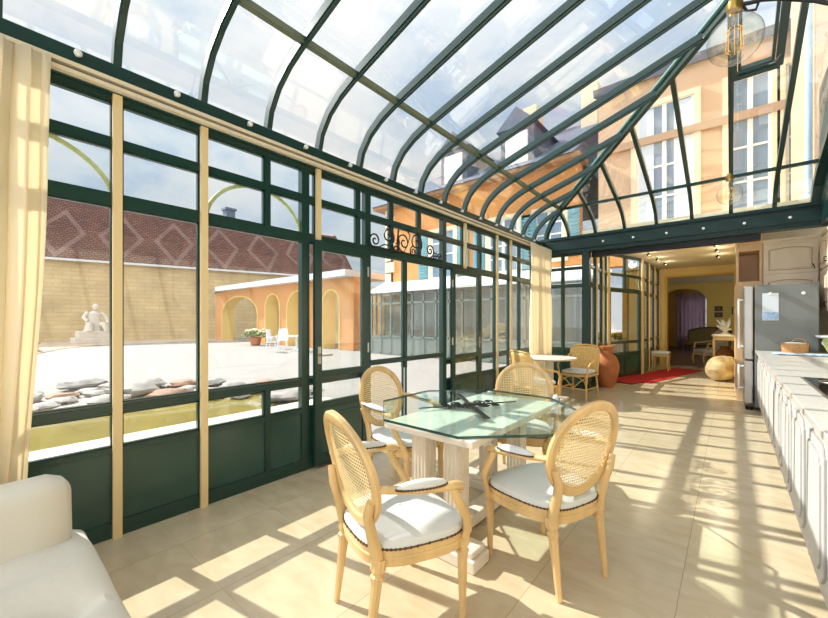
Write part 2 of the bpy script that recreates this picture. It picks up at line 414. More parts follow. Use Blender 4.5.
# sitting room shell
sr = struct('wall_parlour', 'ochre sitting room wall with an arched opening', (-1, 21.6, 0), 'wall')
m = MB()
def xzprism(poly, y0, y1, mb):
    nn = len(poly)
    mb.add([(a, y0, b) for a, b in poly]+[(a, y1, b) for a, b in poly], [tuple(range(nn)), tuple(reversed(range(nn, 2*nn)))]+[(i, (i+1) % nn, nn+(i+1) % nn, nn+i) for i in range(nn)])
m.box(-2.7, -2.55, 21.6, 21.9, 0, 3.1).box(-.85, 2.2, 21.6, 21.9, 0, 3.1)
ar = [(-1.7+.85*cos(pi-pi*i/16), 2.3+.6*sin(pi*i/16)) for i in range(17)]
for i in range(16):
    (xa, za), (xb, zb) = ar[i], ar[i+1]; xzprism([(xa, za), (xb, zb), (xb, 3.1), (xa, 3.1)], 21.6, 21.9, m)
m.build('plaster', YWALL2, sr, world=True)
m = MB(); m.box(-2.85, -2.7, 14.45, 25, 0, 3.1).box(2.2, 2.4, 14.45, 15.5, 0, 3.1).box(2.2, 2.4, 20, 25, 0, 3.1).box(2.2, 2.4, 15.5, 20, 0, .7).box(2.2, 2.4, 15.5, 20, 2.7, 3.1); m.build('side_wall', YWALL2, sr, world=True)  # opening on the right side is added to let daylight in
m = MB(); m.box(-2.7, -1.9, 24.9, 25.1, 0, 3.1).box(-.85, 2.2, 24.9, 25.1, 0, 3.1).box(-1.9, -.85, 24.9, 25.1, 0, .35).box(-1.9, -.85, 24.9, 25.1, 2.8, 3.1); m.build('end_wall', YWALL2, sr, world=True)
st(box('ceiling_parlour', CEIL, -2.85, 2.4, 14.45, 25.1, 3.1, 3.2), 'pale ceiling of the sitting room', 'ceiling')

# ------------------------------------------------------------------ generic glazing
def glazing(name, p0, p1, vert, hor, panes, panels=(), posts=(), arcs=(), label=None, depth=.06, post_side=1, fm=GREEN):
    p0 = V((p0[0], p0[1], 0)); p1 = V((p1[0], p1[1], 0)); d = (p1-p0).normalized()
    T = M4.Translation(p0) @ M4.Rotation(math.atan2(d.y, d.x), 4, 'Z')
    mid = (p0+p1)/2
    root = struct(name, label, mid)
    T = M4.Translation(-mid) @ T
    def B(): b = MB(); b.T = T; return b
    f = B()
    h = depth/2
    for u, z0, z1, wd in vert: f.box(u-wd/2, u+wd/2, -h, h, z0, z1)
    for z, u0, u1, ht in hor: f.box(u0, u1, -h*.98, h*.98, z-ht/2, z+ht/2)
    # glazing beads
    for u0, u1, z0, z1 in panes:
        bd = .012
        f.box(u0, u1, -h*.5, h*.5, z0, z0+bd); f.box(u0, u1, -h*.5, h*.5, z1-bd, z1)
        f.box(u0, u0+bd, -h*.5, h*.5, z0, z1); f.box(u1-bd, u1, -h*.5, h*.5, z0, z1)
    f.build('frame', fm, root)
    for u0, u1, z0, z1 in panes:
        B().box(u0+.004, u1-.004, -.003, .003, z0+.004, z1-.004).build('pane', GL, root)
    for u0, u1, z0, z1 in panels:
        b = B(); b.box(u0, u1, -.015, .015, z0, z1)
        b.build('panel', GREENP, root)
    for u, z0, z1 in posts:
        B().box(u-.024, u+.024, (-h-.028)*post_side, (-h+.002)*post_side, z0, z1).build('cream_post', CREAM, root)['label'] = 'cream cover strip'
    for pts in arcs:
        b = B(); b.sweep([(u, .014, z) for u, z in pts], .012, .028, (0, 1, 0)); b.build('arched_bar', BRASS, root)['label'] = 'pale arched bar'
    return root
WX = -3.03
Z0, ZD, ZC, ZB, ZA, ZT = .1, .555, .82, 2.15, 2.515, 2.80
def wallbay(name, y0, y1, up, low, posts, label, big=None, glazed=False, arcs=(), edges=(.05, .05)):
    # along wall: u = y-y0, room side is -n?  p0->p1 along +y, normal n = -x ; room is -n
    L = y1-y0; U = [y-y0 for y in up]; W = [y-y0 for y in low]; G = [y-y0 for y in (big or [])]
    vert = [(edges[0]/4, 0, 2.82, edges[0]/2), (L-edges[1]/4, 0, 2.82, edges[1]/2)]+[(u, ZB, 2.82, .045) for u in U]+[(u, 0, ZC, .045) for u in W]+[(u, ZC, ZB, .045) for u in G]
    hor = [(.05, 0, L, .1), (ZB, 0, L, .075), (ZA, 0, L, .055), (2.8, 0, L, .05)]
    if not glazed: hor += [(ZD, 0, L, .035), (ZC, 0, L, .05)]
    else: hor += [(.92, 0, L, .035)]
    def cells(a): 
        a = [0]+a+[L]; return [(a[i]+.022, a[i+1]-.022) for i in range(len(a)-1)]
    panes = []
    for a, b in cells(U): panes += [(a, b, ZB+.037, ZA-.027), (a, b, ZA+.027, 2.776)]
    panels = []
    if glazed:
        for a, b in cells(G): panes += [(a, b, .1, .903), (a, b, .937, ZB-.037)]
    else:
        for a, b in cells(G): panes.append((a, b, ZC+.03, ZB-.037))
        for a, b in cells(W): panes.append((a, b, ZD+.017, ZC-.03)); panels.append((a-.01, b+.01, .09, ZD))
    return glazing(name, (WX, y0), (WX, y1), vert, hor, panes, panels, [(y-y0, .0 if full else ZB, 2.82) for y, full in posts],
                   [[(u-y0, z) for u, z in a] for a in arcs], label, post_side=-1 if False else 1)
def archpts(y0, y1): return [((y0+y1)/2-(y1-y0)/2*cos(pi*i/28), 2.13+.37*sin(pi*i/28)) for i in range(29)]
wallbay('window_1', -1.45, .61, [-.93, -.415, .1], [-.93, -.415, .1], [(-.415, True), (.605, True)], 'window bay behind the cream curtain at the left', big=[-.93, -.415, .1], arcs=[archpts(-.4, .6)])
wallbay('window_2', .61, 1.12, [], [], [(1.12, True)], 'narrow window bay between two full height cream posts')
wallbay('window_3', 1.12, 2.0, [1.63], [1.63], [], 'window bay with one wide pane under an arched bar', edges=(.05, .08), arcs=[archpts(1.15, 1.98)])
wallbay('window_4', 2.0, 2.78, [2.13, 2.65], [], [(2.13, False)], 'window bay behind the folded back door leaf', edges=(.08, .08))
wallbay('door_1', 2.78, 4.2, [3.16, 3.67], [], [], 'double glass garden door with a low bar and no solid panel', big=[3.4], glazed=True, edges=(.08, .09))
wallbay('window_5', 4.2, 5.18, [4.70], [], [(4.70, False)], 'window bay behind the second folded door leaf', edges=(.09, .06))
wallbay('window_6', 5.18, 5.69, [], [], [(5.69, True)], 'narrow window bay just past the second door leaf')
wallbay('window_7', 5.69, 6.2, [], [], [(6.2, True)], 'narrow window bay between cream posts near the far corner')
wallbay('window_8', 6.2, 7.93, [6.62, 7.2], [6.62, 7.2], [], 'far corner window bay half covered by the curtain', big=[6.62, 7.2])
def leaf(name, y0, y1, label, hy):
    root = struct(name, label, (-2.955, (y0+y1)/2, 0)); T = M4.Translation((0, -(y1-y0)/2, 0))
    def B(): b = MB(); b.T = T; return b
    W = y1-y0; f = B(); d = .022
    for a, b in ((0, .075), (W-.075, W)): f.box(-d, d, a, b, .03, 2.12)
    for a, b in ((.03, .13), (.56, .62), (.85, .91), (2.04, 2.12)): f.box(-d*.98, d*.98, .075, W-.075, a, b)
    f.build('frame', GREEN, root, bevel=.004)
    for a, b in ((.62, .85), (.91, 2.04)): B().box(-.004, .004, .078, W-.078, a, b).build('pane', GL, root)
    p = B(); p.box(-.012, .012, .075, W-.075, .13, .56).box(-.004, .02, .13, W-.13, .19, .50).box(-.004, .026, .16, W-.16, .22, .47); p.build('panel', GREENP, root, bevel=.005)
    hb = B(); s_ = 1 if hy > .3 else -1
    hb.box(d, d+.006, hy-.018, hy+.018, .98, 1.14).tube([(d, hy, 1.06), (d+.05, hy, 1.06), (d+.055, hy-s_*.02, 1.06), (d+.055, hy-s_*.11, 1.06)], .008, 8)
    hb.build('handle', STEEL, root, smooth=True)
    for z in (.3, 1.1, 1.9):
        q = B(); yy = .0 if hy > .3 else W
        q.lathe([(.011, z-.05), (.011, z+.05)], (d, yy, 0), 10); q.build('hinge', STEEL, root, smooth=True)
leaf('door_2', 2.06, 2.72, 'green door leaf folded against the wall left of the garden door', .04)
leaf('door_3', 4.3, 5.06, 'green door leaf folded against the wall right of the garden door', .72)
# wrought iron scroll ornament over the garden door
sc_ = MB()
def spiral(cx, cz, r, turns, a0, sgn, n=40, tail=None):
    pts = []
    for i in range(n+1):
        t = i/n; rr = r*(1-.86*t); a = a0+sgn*turns*2*pi*t; pts.append((-2.975, cx+rr*cos(a), cz+rr*sin(a)))
    return pts
for (cy, cz, r, a0, sg) in ((2.86, 2.255, .075, pi*1.5, -1), (3.07, 2.33, .09, pi*1.5, 1), (3.33, 2.30, .10, -pi/2, -1), (3.56, 2.33, .11, -pi/2, 1), (3.50, 2.225, .05, pi/2, 1), (3.84, 2.28, .075, pi*1.5, 1), (3.95, 2.22, .045, 0, 1), (4.05, 2.225, .04, pi, -1), (3.2, 2.215, .05, pi/2, -1)):
    sc_.tube(spiral(cy, cz+.15*r, r*1.18, 1.6, a0, sg), .009, 6)
sc_.tube([(-2.975, 2.80, 2.195), (-2.975, 2.92, 2.20), (-2.975, 3.0, 2.24), (-2.975, 3.07, 2.24)], .008, 6).tube([(-2.975, 2.8, 2.195), (-2.975, 4.15, 2.195)], .008, 6)
sc_.tube([(-2.975, 3.33, 2.20), (-2.975, 3.40, 2.3), (-2.975, 3.44, 2.42), (-2.975, 3.40, 2.46)], .008, 6).tube([(-2.975, 3.24, 2.2), (-2.975, 3.22, 2.32), (-2.975, 3.24, 2.45)], .011, 6)
sc_.ball((-2.975, 3.24, 2.30), (.012, .022, .05))
tag(sc_.build('iron_scroll', IRON, smooth=True), 'black wrought iron scrollwork fixed over the garden door', 'ornament')

# eave beam, rails, knobs
st(MB().box(-3.09, -2.965, -3, 7.98, 2.815, 3.0).build('trim_1', GREEN, bevel=.008), 'dark green eave beam along the left glass wall', 'beam')
rl = thing('curtain_rail', 'long double cream curtain rail under the left eave beam', 'curtain rail', (-2.93, 3, 2.8))
MB().box(-2.968, -2.925, -1.5, 7.9, 2.868, 2.893).build('rail', RAIL, rl, world=True, bevel=.004)
MB().box(-2.968, -2.925, -1.5, 7.9, 2.822, 2.847).build('rail', RAIL, rl, world=True, bevel=.004)
def knob(loc, rx):
    b = MB(); b.T = M4.Translation(loc) @ rx
    b.lathe([(.009, 0), (.009, .014), (.016, .018), (.021, .03), (.018, .042), (.008, .048)], n=14)
    return b
kp = [(-2.965, .41+.517*k, 2.955) for k in range(-1, 14)]
proto = None
first = knob((0, 0, 0), M4.Identity(4)).build('spot_bulb', PALE, smooth=True)
tag(first, 'small white globe bulb on the green eave beam above the left windows', 'bulb', 'white bulbs along the left eave beam')
first.rotation_euler = (0, R(90), 0); first.location = kp[0]
for p in kp[1:]:
    c = first.copy(); COL.objects.link(c); c.location = p
for k in range(6):
    c = first.copy(); COL.objects.link(c); c.location = (-2.36+.505*k+.5, 7.80, 2.90); c.rotation_euler = (R(90), 0, 0)
    c['label'] = 'small white globe bulb on the dark green beam over the hall opening'; c['group'] = 'white bulbs along the cross beam'

# back beam and back left glazing
bb = struct('wall_back', 'dark green cross beam and post at the back of the glass room', (-1, 7.9, 0), 'beam')
MB().box(-3.09, 1.36, 7.84, 8.02, 2.75, 3.06).box(-3.09, 1.36, 7.80, 7.84, 2.82, 2.99).build('beam', DKGREEN, bb, world=True, bevel=.006)
MB().box(-3.09, .95, 7.80, 7.86, 3.04, 3.09).build('ledge', DKGREEN, bb, world=True)
MB().box(-2.27, -2.13, 7.86, 8.0, 0, 2.76).build('corner_post', DKGREEN, bb, world=True, bevel=.006)
MB().box(-2.13, .36, 8.02, 8.14, 2.66, 2.78).build('blind_box', BLACK, bb, world=True)
L = .83
glazing('window_9', (-3.06, 7.93), (-2.23, 7.93), [(0, 0, 2.76, .05), (.40, 0, 2.76, .045), (L, 0, 2.76, .05)], [(.05, 0, L, .1), (.8, 0, L, .05), (2.1, 0, L, .05), (2.45, 0, L, .04), (2.74, 0, L, .04)],
        [(a, b, z0, z1) for a, b in ((.025, .378), (.422, .805)) for z0, z1 in ((.825, 2.075), (2.125, 2.43), (2.47, 2.72))], [(.02, L-.02, .1, .78)], label='two pane glazing of the far wall right of the curtain')
# hall bay glazing
def hallbay(name, p0, p1, verts, posts, label, door=False):
    d = math.dist(p0, p1); V_ = [0]+verts+[d]; cells = [(V_[i]+.03, V_[i+1]-.03) for i in range(len(V_)-1)]
    vert = [(u, 0, 3.0, .05) for u in V_]; hor = [(.05, 0, d, .1), (.58, 0, d, .05), (.86, 0, d, .05), (2.13, 0, d, .08), (2.5, 0, d, .045), (2.97, 0, d, .06)]
    panes = []; panels = []
    if door:
        a, b = V_[0]+.03, V_[-1]-.03; mid = (a+b)/2
        vert = [(V_[0], 0, 3.0, .06), (d, 0, 3.0, .06), (mid, 2.13, 3.0, .05), (a+.06, .05, 2.12, .1), (b-.06, .05, 2.12, .1), (mid, .05, .86, .05)]
        panes = [(a+.11, b-.11, .885, 2.09), (a+.11, mid-.025, .605, .835), (mid+.025, b-.11, .605, .835)]
        panels = [(a+.1, b-.1, .1, .56)]
        for q, r in ((a, mid-.025), (mid+.025, b)): panes += [(q, r, 2.17, 2.478), (q, r, 2.522, 2.94)]
        arcs = [[(mid-(b-a)/2*cos(pi*i/24), 2.15+.42*sin(pi*i/24)) for i in range(25)]]
        hx = b-.06
    else:
        arcs = []
        for q, r in cells: panes += [(q, r, .605, .835), (q, r, .885, 2.09), (q, r, 2.17, 2.478), (q, r, 2.522, 2.94)]; panels += [(q, r, .1, .56)]
    rt = glazing(name, p0, p1, vert, hor, panes, panels, [(u, 0, 3.0) for u in posts], arcs, label)
    return rt
hallbay('window_10', (-2.2, 8.03), (-2.23, 9.6), [.55, 1.1], [.55, 1.1, 1.54], 'glazed side of the hall bay next to the corner post')
d4 = hallbay('door_4', (-2.23, 9.66), (-1.79, 11.25), [], [.03, 1.62], 'green glazed door with an arched fanlight behind the terracotta jar', door=True)
hallbay('window_11', (-1.79, 11.3), (-1.77, 14.18), [.96, 1.92], [.05, .96, 1.92, 2.84], 'glazed side of the hall bay beside the yellow wall')

# ------------------------------------------------------------------ curved glass roof
XP, ZP, YP = -2.47, 3.53, 7.25
SL, SH = .32, .29
XW = .97
def prof(e0, ectrl, eP, eE, zE):
    """generic eave profile: horizontal coordinate from e0 (eave) through eP (purlin) to eE"""
    pts = []
    for i in range(13):
        t = i/12; a = (1-t)**2; b = 2*t*(1-t); c = t*t
        pts.append((a*e0+b*ectrl+c*eP, a*2.98+b*3.36+c*ZP))
    n_ = 10
    for i in range(1, n_+1): pts.append((eP+(eE-eP)*i/n_, ZP+(zE-ZP)*i/n_))
    return pts
PL = prof(-3.03, -3.0, XP, XW, ZP+SL*(XW-XP))           # (x, z)
YH = 3.43
PH = prof(7.93, 7.90, YP, YH, ZP+SL*(XW-XP))            # (y, z)
def cut(pr, e, n_=18):
    s = 1 if pr[-1][0] > pr[0][0] else -1
    out = [pr[0]]
    for a, b in zip(pr, pr[1:]):
        if s*(b[0]-e) >= 0:
            t = (e-a[0])/(b[0]-a[0]) if b[0] != a[0] else 0
            out.append((e, a[1]+(b[1]-a[1])*t)); break
        out.append(b)
    # resample
    d = [0]
    for a, b in zip(out, out[1:]): d.append(d[-1]+math.dist(a, b))
    res = []
    for i in range(n_+1):
        t = d[-1]*i/n_; k = 0
        while k < len(d)-2 and d[k+1] < t: k += 1
        q = (t-d[k])/(d[k+1]-d[k]) if d[k+1] > d[k] else 0
        res.append((out[k][0]+(out[k+1][0]-out[k][0])*q, out[k][1]+(out[k+1][1]-out[k][1])*q))
    return res
def hx_of_y(y):       # hip plan line: x where the hip lies at this y
    if y <= YH: return XW
    if y <= YP: return XP+(YP-y)/(YP-YH)*(XW-XP)
    return XP-(y-YP)/(7.93-YP)*(XP+3.03)
def hy_of_x(x):
    if x >= XP: return YP-(x-XP)/(XW-XP)*(YP-YH)
    return YP+(XP-x)/(XP+3.03)*(7.93-YP)
roof = struct('ceiling', 'curved glass roof with dark green ribs', (-1, 3, 2.98), 'roof')
ribY = [1.12+.515*k for k in range(-7, 13)]
for y in ribY:
    e = hx_of_y(y)
    if e < -2.9: continue
    b = MB(); pts = cut(PL, e, 22)
    b.sweep([(x, y, z-.02) for x, z in pts], .044, .07, (0, 1, 0)); b.sweep([(x, y, z-.062) for x, z in pts], .024, .03, (0, 1, 0))
    b.build('rib', ROOFG, roof, world=True)
ribX = [-3.03+.505*k for k in range(1, 8)]+[.93]
for x in ribX:
    e = hy_of_x(x); b = MB(); pts = cut(PH, e, 22)
    if x > .9: 
        b.sweep([(x+.01, y, z-.03) for y, z in pts], .11, .10, (1, 0, 0))
    else:
        b.sweep([(x, y, z-.02) for y, z in pts], .05, .07, (1, 0, 0))
    b.build('rib', ROOFG, roof, world=True)
# glass
def pane(a, b, off=.015):
    m = MB(); m.strip(a, b); return m.build('pane', GLR, roof, world=True, solid=.008)
ys = sorted(ribY)+[7.93]
for ya, yb in zip(ys, ys[1:]):
    A = [(x, ya, z) for x, z in cut(PL, hx_of_y(ya))]
    eb = hx_of_y(yb)
    B_ = [(x, yb, z) for x, z in (cut(PL, max(eb, -3.0)))]
    pane(A, B_)
xs = [-3.03]+ribX
for xa, xb in zip(xs, xs[1:]):
    A = [(xa, y, z) for y, z in cut(PH, min(hy_of_x(xa), 7.90))]; B_ = [(xb, y, z) for y, z in cut(PH, hy_of_x(xb))]
    pane(A, B_)
# hip rafter
hp = []
for i in range(25):
    t = i/24
    if t < .35: 
        y = 7.93-(7.93-YP)*(t/.35); x = hx_of_y(y)
    else:
        y = YP-(YP-YH)*((t-.35)/.65); x = hx_of_y(y)
    zz = cut(PL, x, 2)[-1][1] if x > -3.0 else 2.98
    hp.append((x, y, zz-.02))
MB().sweep(hp, .055, .11, (.75, .66, 0)).build('hip_rafter', GREEN, roof, world=True)
MB().sweep([(x-.0, y, z+.035) for x, y, z in hp], .12, .02, (.75, .66, 0)).build('hip_flashing', mat('hip_pale', (122, 156, 150), .35), roof, world=True)
MB().box(XP-.022, XP+.022, -2.6, YP, ZP-.055, ZP-.005).build('purlin', mat('purlin', (104, 112, 88), .4), roof, world=True)
MB().box(XP, .95, YP-.02, YP+.02, ZP-.05, ZP-.005).build('purlin', ROOFG, roof, world=True)
MB().box(.90, .98, -3, YH, ZP+SL*(XW-XP)-.1, ZP+SL*(XW-XP)+.04).build('wall_plate', GREEN, roof, world=True)
# opening roof light in the hip end
sk = MB(); 
def hz(y): return ZP+(YP-y)/(YP-YH)*SL*(XW-XP)
def frm(mb, x0, x1, ya, yb, dz, w_, h_):
    c = [(x0, ya, hz(ya)+dz), (x1, ya, hz(ya)+dz), (x1, yb, hz(yb)+dz), (x0, yb, hz(yb)+dz)]
    nrm = V((0, SH, 1)).normalized()
    for i in range(4): mb.sweep([c[i], c[(i+1) % 4]], h_, w_, nrm)
frm(sk, .02, .38, 5.38, 4.35, -.03, .06, .07); frm(sk, .07, .33, 5.31, 4.42, -.02, .025, .05)
sk.build('roof_light_frame', ROOFG, roof, world=True)
MB().tube([(.3, 5.30, hz(5.3)-.07), (.34, 5.26, hz(5.26)-.10), (.38, 5.22, hz(5.22)-.07)], .006, 6).build('roof_light_catch', STEEL, roof, world=True)

# ------------------------------------------------------------------ curtains
def curtain(name, ya, yb, yat, ybt, x, z0, z1, folds, amp, label, nz_=20):
    m = MB(); N = folds*12; rows = []
    for j in range(nz_+1):
        t = j/nz_; z = z1+(z0-z1)*t; row = []
        a = yat+(ya-yat)*t; b = ybt+(yb-ybt)*t
        for i in range(N+1):
            s = i/N; ph = 2*pi*folds*s
            am = amp*(.55+.45*t)*(1+.35*sin(folds*s*2.1))
            row.append((x+am*sin(ph+.5*sin(t*3+s*9))+.012*sin(t*5+s*20), a+(b-a)*s+.018*sin(2*ph)+.01*sin(t*7+s*5), z))
        rows.append(row)
    for r0, r1 in zip(rows, rows[1:]): m.strip(r0, r1)
    o = m.build(name, CURT, smooth=True, weld=True, solid=.003)
    # heading tape
    return tag(o, label, 'curtain')
curtain('sheer_curtain', -.62, .19, -.55, .30, -2.90, .02, 2.86, 8, .035, 'sheer cream curtain hanging at the left edge behind the white sofa')
curtain('sheer_curtain', 6.75, 7.82, 6.75, 7.80, -2.86, .02, 2.86, 7, .05, 'sheer cream curtain gathered in the far corner behind the round table')

# ------------------------------------------------------------------ dining table
tb = thing('dining_table', 'octagonal glass topped dining table on white fluted pillars', 'table', (-1.42, 2.40, 0))
H = .685; Cc = .40
octo = [(-H+Cc, -H), (H-Cc, -H), (H, -H+Cc), (H, H-Cc), (H-Cc, H), (-H+Cc, H), (-H, H-Cc), (-H, -H+Cc)]
MB().prism(octo, .737, .75).build('glass_top', GLT, tb)
e_ = MB()
for i in range(8):
    a, b = octo[i], octo[(i+1) % 8]; e_.sweep([(a[0], a[1], .7435), (b[0], b[1], .7435)], .004, .015, (a[1]+b[1]+1e-6 and (a[1]+b[1])/2*0+((a[0]+b[0])/2), (a[1]+b[1])/2, 0))
e_.build('glass_edge', mat('glass_edge', (40, 76, 70), .15), tb)['label'] = 'dark green polished glass edge'
MB().box(-.29, .37, -.675, .60, .692, .734).build('under_top', STONEW, tb, bevel=.006)
def pillar(cx, cy):
    poly = []; hw = .055
    for sdx in range(4):
        for i in range(12):
            t = -1+2*i/12; dep = .008*(i % 3 == 1 or i % 3 == 2 and 0)
            q = V((t*hw, -hw+dep, 0)); q.rotate(M4.Rotation(sdx*pi/2, 3, 'Z')); poly.append((cx+q.x, cy+q.y))
    return MB().prism(poly, .115, .665).box(cx-.068, cx+.068, cy-.068, cy+.068, .66, .69).box(cx-.068, cx+.068, cy-.068, cy+.068, .10, .125)
for cx, cy in ((-.10, -.50), (.15, -.50), (-.12, .38), (.13, .38)): pillar(cx, cy).build('pillar', STONEW, tb)
for cy in (-.56, .36): 
    m = MB(); m.box(-.36, .36, cy-.085, cy+.085, .0, .07).box(-.34, .34, cy-.07, cy+.07, .07, .105); m.build('foot', STONEW, tb, bevel=.008)
MB().box(.0, .12, -.48, .28, .015, .09).build('stretcher', STONEW, tb, bevel=.006)
# iron clock hands lying under glass
ck = thing('clock_hands', 'ornate black iron clock hands lying crossed on the glass table', 'ornament', (-1.49, 2.41, .751))
a1 = V((.42, .65, 0)).normalized(); a2 = V((.61, -.57, 0)).normalized(); n1 = V((-a1.y, a1.x, 0)); n2 = V((-a2.y, a2.x, 0))
def poly_hand(d, nn, prof_, z0, z1, mb):
    pts = [(d*t+nn*w_) for t, w_ in prof_]+[(d*t-nn*w_) for t, w_ in reversed(prof_)]
    mb.prism([(p.x, p.y) for p in pts], z0, z1)
m = MB(); poly_hand(a1, n1, [(-.40, .004), (-.18, .013), (-.06, .012), (.06, .012), (.2, .012), (.39, .004)], .001, .007, m); m.build('thin_hand', IRON, ck)
m = MB(); poly_hand(a2, n2, [(-.42, .021), (-.15, .017), (-.05, .011), (.05, .011), (.15, .015), (.42, .019)], .007, .013, m); m.build('broad_hand', IRON, ck)
m = MB()
for sx in (-1, 1):
    for sy in (-1, 1):
        for (cx, r, tr) in ((.09, .05, 1.3), (.18, .035, 1.2)):
            c = a1*cx*sx+n1*(.045+.01*(cx > .1))*sy
            m.tube([(c.x+r*(1-.7*i/24)*cos(sy*sx*tr*2*pi*i/24), c.y+r*(1-.7*i/24)*sin(sy*sx*tr*2*pi*i/24), .008) for i in range(25)], .0055, 6)
m.lathe([(.05, .002), (.05, .012), (.03, .016)], n=20)
m.build('scroll_centre', IRON, ck, smooth=True)

# ------------------------------------------------------------------ oval back armchair
def outline(k=1.0, n_=40):
    pts = []
    for i in range(n_):
        a = 2*pi*i/n_; c_, s_ = cos(a), sin(a)
        ex = abs(c_)**.62*(1 if c_ > 0 else -1); ey = abs(s_)**.62*(1 if s_ > 0 else -1)
        x = .25*ex*k; wid = .255+.035*ex
        pts.append((x+.02, wid*ey*k))
    return pts
def make_chair():
    root = thing('cane_armchair', '', 'armchair', (0, 0, 0), 0, 'oval cane back armchairs')
    # rail
    m = MB(); m.prism(outline(1.0), .355, .425); m.prism(outline(1.02), .385, .40); m.build('seat_rail', WOOD, root, bevel=.005)
    # seat cushion
    m = MB(); N = 40; rings = []
    for k, z in ((1.0, .425), (1.005, .442), (.97, .460), (.85, .474), (.6, .484), (.3, .488), (.02, .489)):
        rings.append([(x, y, z) for x, y in outline(k)])
    vs = [p for r in rings for p in r]; fs = [(j*N+i, j*N+(i+1) % N, (j+1)*N+(i+1) % N, (j+1)*N+i) for j in range(len(rings)-1) for i in range(N)]
    fs += [tuple(reversed(range(N)))]
    m.add(vs, fs); m.build('seat', WHITEF, root, smooth=True)
    m = MB()
    pts = outline(1.012, 72)
    m.tube([(x, y, .431) for x, y in pts], .0035, 5, closed=True)
    for x, y in pts: m.ball((x, y, .431), .0062, 6, 4)
    m.build('nailhead_trim', NAIL, root, smooth=True)
    # legs
    fp = [(.0, 0), (.013, 0), (.016, .02), (.014, .035), (.0155, .04), (.0235, .29), (.024, .305), (.030, .312), (.030, .325), (.022, .332), (.022, .342), (.033, .35), (.033, .40)]
    for s in (-1, 1):
        MB().lathe(fp, (.225, s*.225, 0), 20, .12).build('leg', WOOD, root, smooth=True)
    for s in (-1, 1):
        b = MB(); b.T = M4.Translation((-.19, s*.185, .36)) @ M4.Rotation(R(7), 4, 'Y') @ M4.Translation((0, 0, -.362))
        b.lathe(fp, (0, 0, 0), 20, .12); b.build('leg', WOOD, root, smooth=True)
    # back: tilted plane
    tilt = R(13); O = V((-.258, 0, .728)); up = V((-sin(tilt), 0, cos(tilt))); nrm = V((cos(tilt), 0, sin(tilt)))
    ry, rz = .245, .238
    def bp(y, s, d=0): return O+V((0, y, 0))+up*s+nrm*d
    def curve(y): return -.0+.35*y*y*1.2                    # slightly dished
    ring = [bp(ry*cos(2*pi*i/56), rz*sin(2*pi*i/56), curve(ry*cos(2*pi*i/56))) for i in range(56)]
    m = MB(); vs = []; N = 56
    for i, p in enumerate(ring):
        a = 2*pi*i/56; rad = (V((0, cos(a)*ry, 0))+up*(sin(a)*rz)).normalized()
        for dr, dn in ((-.024, -.012), (-.026, .004), (-.016, .014), (.008, .017), (.022, .010), (.024, -.006), (.016, -.015), (-.010, -.017)):
            vs.append(p+rad*dr+nrm*dn)
    fs = [(i*8+k, i*8+(k+1) % 8, ((i+1) % N)*8+(k+1) % 8, ((i+1) % N)*8+k) for i in range(N) for k in range(8)]
    m.add(vs, fs); m.build('back_frame', WOOD, root, smooth=True)
    m = MB(); n_ = 40; cr = [0, .35, .7, .93]
    vs = [bp(0, 0, 0)]; 
    for r_ in cr[1:]:
        for i in range(n_): y_ = ry*r_*cos(2*pi*i/n_); vs.append(bp(y_, rz*r_*sin(2*pi*i/n_), curve(y_)))
    fs = [(0, 1+i, 1+(i+1) % n_) for i in range(n_)]
    for j in range(len(cr)-2): fs += [(1+j*n_+i, 1+(j+1)*n_+i, 1+(j+1)*n_+(i+1) % n_, 1+j*n_+(i+1) % n_) for i in range(n_)]
    m.add(vs, fs); m.build('cane_panel', CANE, root, smooth=True, uv=uvyz)
    for s in (-1, 1):
        p = [(-.19, s*.19, .36), (-.205, s*.188, .44), (-.225, s*.186, .52), (-.245, s*.202, .59)]
        q = bp(s*.230, -.07, 0); m = MB(); m.tube(p+[tuple(q)], [.028, .027, .024, .022, .02], 10, flat=.85); m.build('back_post', WOOD, root, smooth=True)
    for s in (-1, 1):
        q = bp(s*.243, -.02, .015)
        m = MB(); p = [tuple(q), (-.17, s*.268, .705), (-.05, s*.287, .685), (.06, s*.292, .672), (.135, s*.288, .664), (.165, s*.285, .655), (.168, s*.284, .638), (.150, s*.284, .632)]
        m.tube(p, [.018, .02, .021, .022, .024, .022, .018, .010], 10, flat=.8)
        m.tube([(.12, s*.288, .655), (.135, s*.297, .61), (.165, s*.30, .56), (.20, s*.29, .50), (.222, s*.262, .44), (.225, s*.235, .385)], [.018, .020, .022, .021, .022, .028], 10, flat=.85)
        arm = m.build('arm', WOOD, root, smooth=True)
        m = MB(); m.T = M4.Translation((-.035, s*.286, .702)) @ M4.Rotation(R(6), 4, 'Y'); m.ball((0, 0, 0), (.125, .03, .024), 18, 10); m.build('arm_pad', WHITEF, root, smooth=True)
        m = MB(); m.T = M4.Translation((-.035, s*.286, .700)) @ M4.Rotation(R(6), 4, 'Y')
        m.tube([(.127*cos(2*pi*i/44), .0315*sin(2*pi*i/44), -.004) for i in range(44)], .003, 5, closed=True)
        for i in range(44): m.ball((.127*cos(2*pi*i/44), .0315*sin(2*pi*i/44), -.004), .0052, 6, 4)
        m.build('pad_nailheads', NAIL, root, smooth=True)
    return root
ch = make_chair()
ch.location = (-1.235, 1.33, 0); ch.rotation_euler.z = R(72)
ch['label'] = 'oval cane back armchair in front, its back turned at the left of the table'
for x, y, a, lb in ((-.80, 2.12, 160, 'oval cane back armchair at the right of the table, back towards the kitchen counter'),
                    (-1.43, 3.17, -72, 'oval cane back armchair at the far end of the table, facing the camera'),
                    (-2.09, 2.33, 2, 'oval cane back armchair between the glass wall and the table')):
    c = copy_tree(ch); c.location = (x, y, 0); c.rotation_euler.z = R(a); c['label'] = lb

